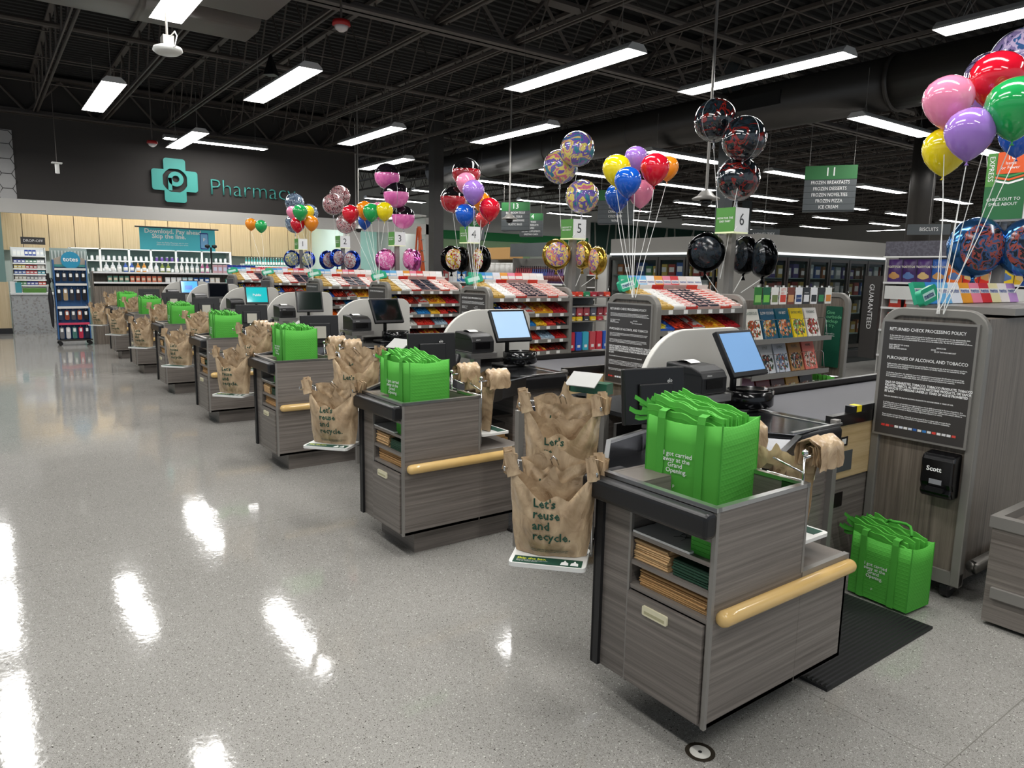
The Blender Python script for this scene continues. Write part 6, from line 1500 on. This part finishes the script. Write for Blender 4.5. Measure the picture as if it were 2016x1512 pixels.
def aisles():
    X = lambda *a: None
    # wine shelf
    t, P = shelfunit('wine_shelf', 'dark shelf of wine bottles with grey dotted header left of the gold balloons', 'shelf', -12.95, -11.2, 9.5, 9.95, (.9, 1.42), 1.95, M['wall_mid'], M['wall_grey'], 'y')
    P('header', lambda b: b.box(-12.95, 9.46, 1.98, -11.1, 9.5, 2.26), M['sign_grey']); 
    row('bottle', (-12.9, 9.58, 1.423), (-11.25, 9.58, 1.423), 22, .075, .32, .07, ['#8a2030', '#26357a', '#4a2c62'], ['red', 'navy', 'plum'], '%s wine bottle on the top shelf of the wine rack', 'bottle', '%s wine bottles on the top wine shelf', 0, '#6a2a2a')
    row('bottle', (-12.9, 9.72, 1.423), (-11.25, 9.72, 1.423), 22, .075, .36, .07, ['#3a0e16', '#101838'], ['dark red', 'dark blue'], '%s wine bottle in the back row of the wine rack', 'bottle', '%s wine bottles in the back row', 0, '#2a1a2a')
    t, P = shelfunit('bottle_shelf', 'white lit shelf of blue and dark bottles right of the gold balloons', 'shelf', -12.1, -11.45, 11.2, 11.6, (1.15, 1.55), 2.05, M['wall_grey'], M['white'], 'y')
    row('bottle', (-12.05, 11.28, 1.553), (-11.5, 11.28, 1.553), 8, .07, .28, .07, ['#2a5a9a', '#c8d4dc'], ['blue', 'pale'], '%s bottle on the upper lit shelf', 'bottle', '%s bottles on the upper lit shelf')
    row('bottle', (-12.05, 11.28, 1.153), (-11.5, 11.28, 1.153), 8, .07, .30, .07, ['#3a1a1a', '#101010', '#c87a3a'], ['brown', 'black', 'amber'], '%s bottle on the lower lit shelf', 'bottle', '%s bottles on the lower lit shelf')
    # paper goods
    t, P = shelfunit('paper_goods_shelf', 'grey shelf of white paper rolls left of the wine rack', 'shelf', -15.6, -13.3, 10.2, 10.7, (.8, 1.25, 1.62), 1.95, M['wall_mid'], M['wall_grey'], 'y')
    row('jar', (-15.5, 10.3, 1.622), (-13.4, 10.3, 1.622), 10, .19, .24, .12, ['#e2e0dc'], ['white'], '%s paper roll pack on the upper paper goods shelf', 'paper rolls', '%s packs on the upper paper shelf')
    row('box', (-15.5, 10.3, 1.252), (-13.4, 10.3, 1.252), 10, .19, .26, .12, ['#e8e4de', '#d8b8a0'], ['white', 'tan'], '%s paper pack on the lower paper goods shelf', 'paper pack', '%s packs on the lower paper shelf')
    o = thing('cardboard_box', 'brown cardboard case on top of the paper goods shelf', 'box', (-14.6, 10.45, 1.951)); put('carton', meshk(None, lambda b: b.box(-.55, -.2, 0, .55, .2, .28), mat('#c89a5e', .7)), o)
    t, P = shelfunit('detergent_shelf', 'shelf of red, white and blue detergent boxes behind the black and yellow balloons', 'shelf', -18.6, -16.1, 10.8, 11.3, (.9, 1.35, 1.72), 2.0, M['wall_mid'], M['wall_grey'], 'y')
    row('box', (-18.5, 10.9, 1.352), (-16.2, 10.9, 1.352), 10, .21, .30, .12, ['#c83038', '#e8e8ea', '#3a78b8', '#c83038'], ['red', 'white', 'blue', 'crimson'], '%s detergent box on the middle shelf', 'detergent box', '%s detergent boxes', 0)
    row('box', (-18.5, 10.9, 1.722), (-16.2, 10.9, 1.722), 9, .22, .22, .12, ['#7a4a38', '#b8c4c8', '#d8d4cc'], ['brown', 'pale blue', 'cream'], '%s box on the top detergent shelf', 'product box', '%s boxes on the top detergent shelf', 0)
    t, P = shelfunit('card_shelf', 'grey greeting card shelf near the orange ladder', 'shelf', -23.5, -20.0, 12.6, 13.0, (.8, 1.1, 1.4, 1.7), 1.95, M['wall_mid'], M['wall_grey'], 'y')
    # a long store gondola deeper
    for i, x in enumerate((-3.3, -13.6, -17.6, -21.6)):
        t, P = shelfunit('aisle_shelf', ['aisle shelf far right behind the chips', 'aisle shelf behind the freezers', 'aisle shelf behind the wine rack', 'aisle shelf near the left end of the store'][i], 'shelf', x-.5, x, 16, 30, (.4, .8, 1.2, 1.6), 2.0, M['wall_mid'], M['wall_grey'])
        row('box', (x-.12, 16.2, 1.602), (x-.12, 22, 1.602), 18, .25, .3, .12, ['#c83a2a', '#e8d8a0', '#2a6ab0', '#3a8a4a'], ['red', 'cream', 'blue', 'green'], '%s box on the top shelf of ' + ['the far right aisle', 'the aisle behind the freezers', 'the aisle behind the wine', 'the leftmost aisle'][i], 'product box', '%s boxes on the top shelf of ' + ['the far right aisle', 'the aisle behind the freezers', 'the aisle behind the wine', 'the leftmost aisle'][i], HX)
    # ladder
    t = thing('ladder', 'orange fibreglass stepladder standing by the card shelf', 'ladder', (-19.2, 10.95, 0))
    for s in (-1, 1):
        put('rail', meshk(('ladr', s), lambda b: b.box(-.02, -.04, 0, .02, .04, 2.95, T=Matrix.Translation((s*.10, 0, 0)) @ Matrix.Rotation(s*-.03, 4, 'Y') @ Matrix.Rotation(.10, 4, 'X')), M['orange_lad']), t)
        put('rear_rail', meshk(('ladr2', s), lambda b: b.box(-.02, -.02, 0, .02, .02, 2.9, T=Matrix.Translation((s*.10, -.55, 0)) @ Matrix.Rotation(-.09, 4, 'X')), M['orange_lad']), t)
    for i in range(8): put('step', meshk('ladst', lambda b: b.box(-.12, -.04, 0, .12, .05, .02), M['trim']), t, (0, -.03*i-.03, .3+.32*i))
    # mural and wall graphics
    m = struct('trim_6', lambda b: b.box(-30.9, 18.5, 1.6, -30.85, 27.6, 3.19), mat('#a9cb9c', .7))
    for i, y in enumerate((20.3, 24.3)):
        put('painted_bottle', meshk(None, lambda b: b.prism([(y-.55, 2.2), (y+.55, 2.2), (y+.3, 3.1), (y-.3, 3.1)], -30.84, -30.82, T=Matrix(((0, 0, 1, 0), (1, 0, 0, 0), (0, 1, 0, 0), (0, 0, 0, 1)))), mat('#c4ccc0', .7)), m)
    # aisle signs
    sg = [('11', (-7.67, 13.0, 3.30), ['FROZEN BREAKFASTS', 'FROZEN DESSERTS', 'FROZEN NOVELTIES', 'FROZEN PIZZA', 'ICE CREAM'], 1.0), ('12', (-13.35, 13.0, 3.30), ['CHIPS', 'CRACKERS', 'CHARCOAL', 'COLD BEER', 'WINE'], 1.0), ('13', (-17.55, 13.0, 3.27), ['BATHROOM TISSUE', 'FACIAL TISSUE', 'FOIL & BAKEWARE', 'PLASTIC BAGS', ''], 1.0),
          ('14', (-21.3, 16.5, 3.36), ['BABY FOOD', 'PAPER PRODUCTS', 'DIAPERS', 'DIETARY SUPPLEMENTS', 'GREETING CARDS'], 1.0), ('15', (-26.3, 17.3, 3.38), ['PET FOOD', 'CLEANING', 'BATTERIES', '', 'PET CARE'], 1.0), ('16', (-28.9, 16.5, 3.35), ['LAUNDRY', 'AIR CARE', '', 'PHARMACY', ''], 1.0)]
    for n, p, L, s in sg:
        rz = math.radians(32)
        t = thing('aisle_sign', {'11': 'hanging aisle 11 sign listing frozen foods, green top', '12': 'aisle 12 sign half hidden behind the blue balloons', '13': 'aisle 13 sign behind a dome camera, left of the number 5 sign', '14': 'aisle 14 sign with greeting cards line, just right of 13', '15': 'aisle 15 sign hidden behind the number 4 lane sign', '16': 'aisle 16 sign above the orange ladder'}[n], 'sign', p, rz)
        put('number_panel', meshk('asg', lambda b: b.box(-.45, -.03, .17, .45, .0, .42), M['sign_green']), t)
        for i in range(5): put('list_panel', meshk('asl', lambda b: b.box(-.45, -.028, -.055, .45, 0, .053), M['sign_grey']), t, (0, 0, .112-i*.112))
        put('rear_board', meshk('asb', lambda b: b.prism([(-.45, .0), (.45, .0), (.45, .03), (-.45, .20)], -.42, .42), M['sign_grey']), t)
        for s_ in (-1, 1): put('wire', meshk('asw', lambda b: b.tube([(0, 0, .42), (0, 0, 2.64)], .004, 4), M['trim']), t, (s_*.38, 0, 0))
        text('number', n, .22, (0, -.032, .30), RY, M['inkw'], t, 'CENTER')
        for i, l in enumerate(L):
            if l: text('lettering', l, .088, (0, -.030, .112-i*.112), RY, M['inkw'], t, 'CENTER', sx=.78)
    for lab, p, w in (('NOVELTIES', (-9.3, 13.4, 2.52), .62), ('BISCUITS', (-7.3, 16.3, 2.70), .8)):
        t = thing('category_sign', 'small hanging grey sign reading %s over the freezers' % lab, 'sign', p, math.radians(32))
        put('board', meshk(('cs', w), lambda b: b.box(-w/2, -.02, -.11, w/2, 0, .11), M['sign_grey']), t); text('lettering', lab, .11, (0, -.022, 0), RY, M['inkw'], t, 'CENTER', sx=.8)
        put('wire', meshk(None, lambda b: b.tube([(0, 0, .11), (0, 0, 5.97-p[2])], .004, 4), M['trim']), t)
aisles()

def ceiling_items():
    def hang(t, z, h, m=None, r=.008):
        h = 5.97-t.location.z; put('hanger_rod', meshk(None, lambda b: b.tube([(0, 0, z), (0, 0, h)], r, 6), m or M['ceil2']), t)
    for p, lab in (((-8.63, 3.737, 4.5), 'red ceiling strobe alarm hanging near the top centre-left'), ((-17.5, 3.226, 4.2), 'small red strobe alarm hanging over the pharmacy cross')):
        t = thing('strobe_alarm', lab, 'alarm', p); hang(t, .1, 1.3, r=.015)
        put('red_base', meshk('sb', lambda b: b.lathe([(0, .08), (.10, .08), (.11, .03), (.06, 0), (0, 0)], 24), mat('#b02020', .4), True), t)
        put('clear_lens', meshk('sl', lambda b: b.lathe([(.09, .02), (.07, -.02), (.03, -.045), (0, -.05)], 20), mat('#d8d4d4', .1, .2), True), t)
    t = thing('access_point', 'white wireless access point hanging under the brightest tube light', 'access point', (-8.227, 1.706, 3.78)); hang(t, .1, 1.9, M['trim'], .012)
    put('housing', meshk(None, lambda b: b.lathe([(0, -.03), (.14, -.028), (.175, -.005), (.165, .02), (0, .028)], 24, sy=.8), M['white'], True), t)
    put('bracket', meshk(None, lambda b: b.box(-.07, -.05, .03, .07, .05, .13), M['trim']), t)
    put('cable', meshk(None, lambda b: b.tube([(.05, 0, .1), (.12, .05, .16), (.2, .05, .1), (.19, .03, 0), (.14, 0, -.0)], .006, 6), M['white'], True), t)
    t = thing('access_point', 'small white hanging sensor tube at the far left over the dark wall', 'sensor', (-17.48, 1.446, 3.55)); hang(t, .1, 2.3)
    put('housing', meshk(None, lambda b: [b.lathe([(0, -.12), (.04, -.11), (.04, .08), (0, .08)], 14), b.box(-.09, -.09, .08, .09, .09, .1)], M['white']), t)
    for p, lab in (((-12.37, 9.0, 2.75), 'dome camera cluster hanging in front of the aisle 13 sign'), ((-5.68, 7.0, 2.55), 'dome camera cluster hanging left of the lane 6 balloons'), ((-17.6, 8.0, 2.68), 'dome camera hanging above the lane 2 sign')):
        t = thing('dome_camera', lab, 'camera', p); hang(t, .1, 3.2, M['trim'], .018)
        put('hub', meshk('dch', lambda b: b.lathe([(0, .10), (.05, .09), (.10, .03), (.16, .0), (.16, -.02), (0, -.02)], 18), M['trim'], True), t)
        put('dome', meshk('dcd', lambda b: b.lathe([(.075, -.02), (.06, -.08), (0, -.10)], 16), M['blackg'], True), t)
    t = thing('speaker', 'black wedge speaker fixed to a ceiling joist', 'speaker', (-12.3, 4.1, 4.84)); put('cabinet', meshk(None, lambda b: b.lathe([(.13, -.1), (.02, .22), (0, .22)], 4), M['black']), t)
    t = thing('corner_pole', 'thin bright pole hanging at the end of the dark wall', 'pole', (-20.3, 9.15, 2.8)); put('pole', meshk(None, lambda b: b.tube([(0, 0, 0), (0, 0, 3.17)], .014, 6), M['wall_grey']), t)
ceiling_items()

def person():
    x, y = -13.35, 6.10
    pts = {'pel': (0, 0, .92, .13), 'wst': (0, 0, 1.05, .12), 'chs': (0, 0, 1.22, .14), 'nck': (0, 0, 1.38, .055), 'hd1': (0, .0, 1.45, .075), 'hd2': (0, 0, 1.54, .085), 'hd3': (0, 0, 1.60, .05),
           'shL': (-.17, 0, 1.33, .06), 'elL': (-.22, .02, 1.07, .042), 'wrL': (-.20, .10, .84, .03), 'haL': (-.19, .13, .76, .032), 'shR': (.17, 0, 1.33, .06), 'elR': (.22, .02, 1.07, .042), 'wrR': (.20, .10, .84, .03), 'haR': (.19, .13, .76, .032),
           'hpL': (-.09, 0, .86, .09), 'knL': (-.10, .02, .48, .06), 'anL': (-.10, 0, .09, .042), 'toL': (-.10, .15, .035, .035), 'hpR': (.09, 0, .86, .09), 'knR': (.10, .02, .48, .06), 'anR': (.10, 0, .09, .042), 'toR': (.10, .15, .035, .035)}
    ed = [('pel', 'wst'), ('wst', 'chs'), ('chs', 'nck'), ('nck', 'hd1'), ('hd1', 'hd2'), ('hd2', 'hd3'), ('chs', 'shL'), ('shL', 'elL'), ('elL', 'wrL'), ('wrL', 'haL'), ('chs', 'shR'), ('shR', 'elR'), ('elR', 'wrR'), ('wrR', 'haR'), ('pel', 'hpL'), ('hpL', 'knL'), ('knL', 'anL'), ('anL', 'toL'), ('pel', 'hpR'), ('hpR', 'knR'), ('knR', 'anR'), ('anR', 'toR')]
    ks = list(pts); me = bpy.data.meshes.new('body'); me.from_pydata([pts[k][:3] for k in ks], [(ks.index(a), ks.index(b)) for a, b in ed], [])
    me.materials.append(mat('#2c3e36', .8))
    t = thing('person', 'person with short dark hair, mostly hidden behind the candy racks', 'person', (x, y, 0), 2.4)
    o = put('body', me, t); m = o.modifiers.new('skin', 'SKIN'); sk = me.skin_vertices[0].data
    for i, k in enumerate(ks): sk[i].radius = (pts[k][3],)*2
    sk[0].use_root = True; o.modifiers.new('sub', 'SUBSURF').levels = 1
    put('hair', meshk(None, lambda b: b.lathe([(.095, -.06), (.105, 0), (.09, .06), (.05, .095), (0, .105)], 20), mat('#3a2418', .8), True), t, (0, -.01, 1.55))
    put('face', meshk(None, lambda b: b.lathe([(0, -.11), (.05, -.10), (.078, -.04), (.085, .02), (.06, .07)], 18), mat('#b88a70', .6), True), t, (0, .022, 1.53))
person()
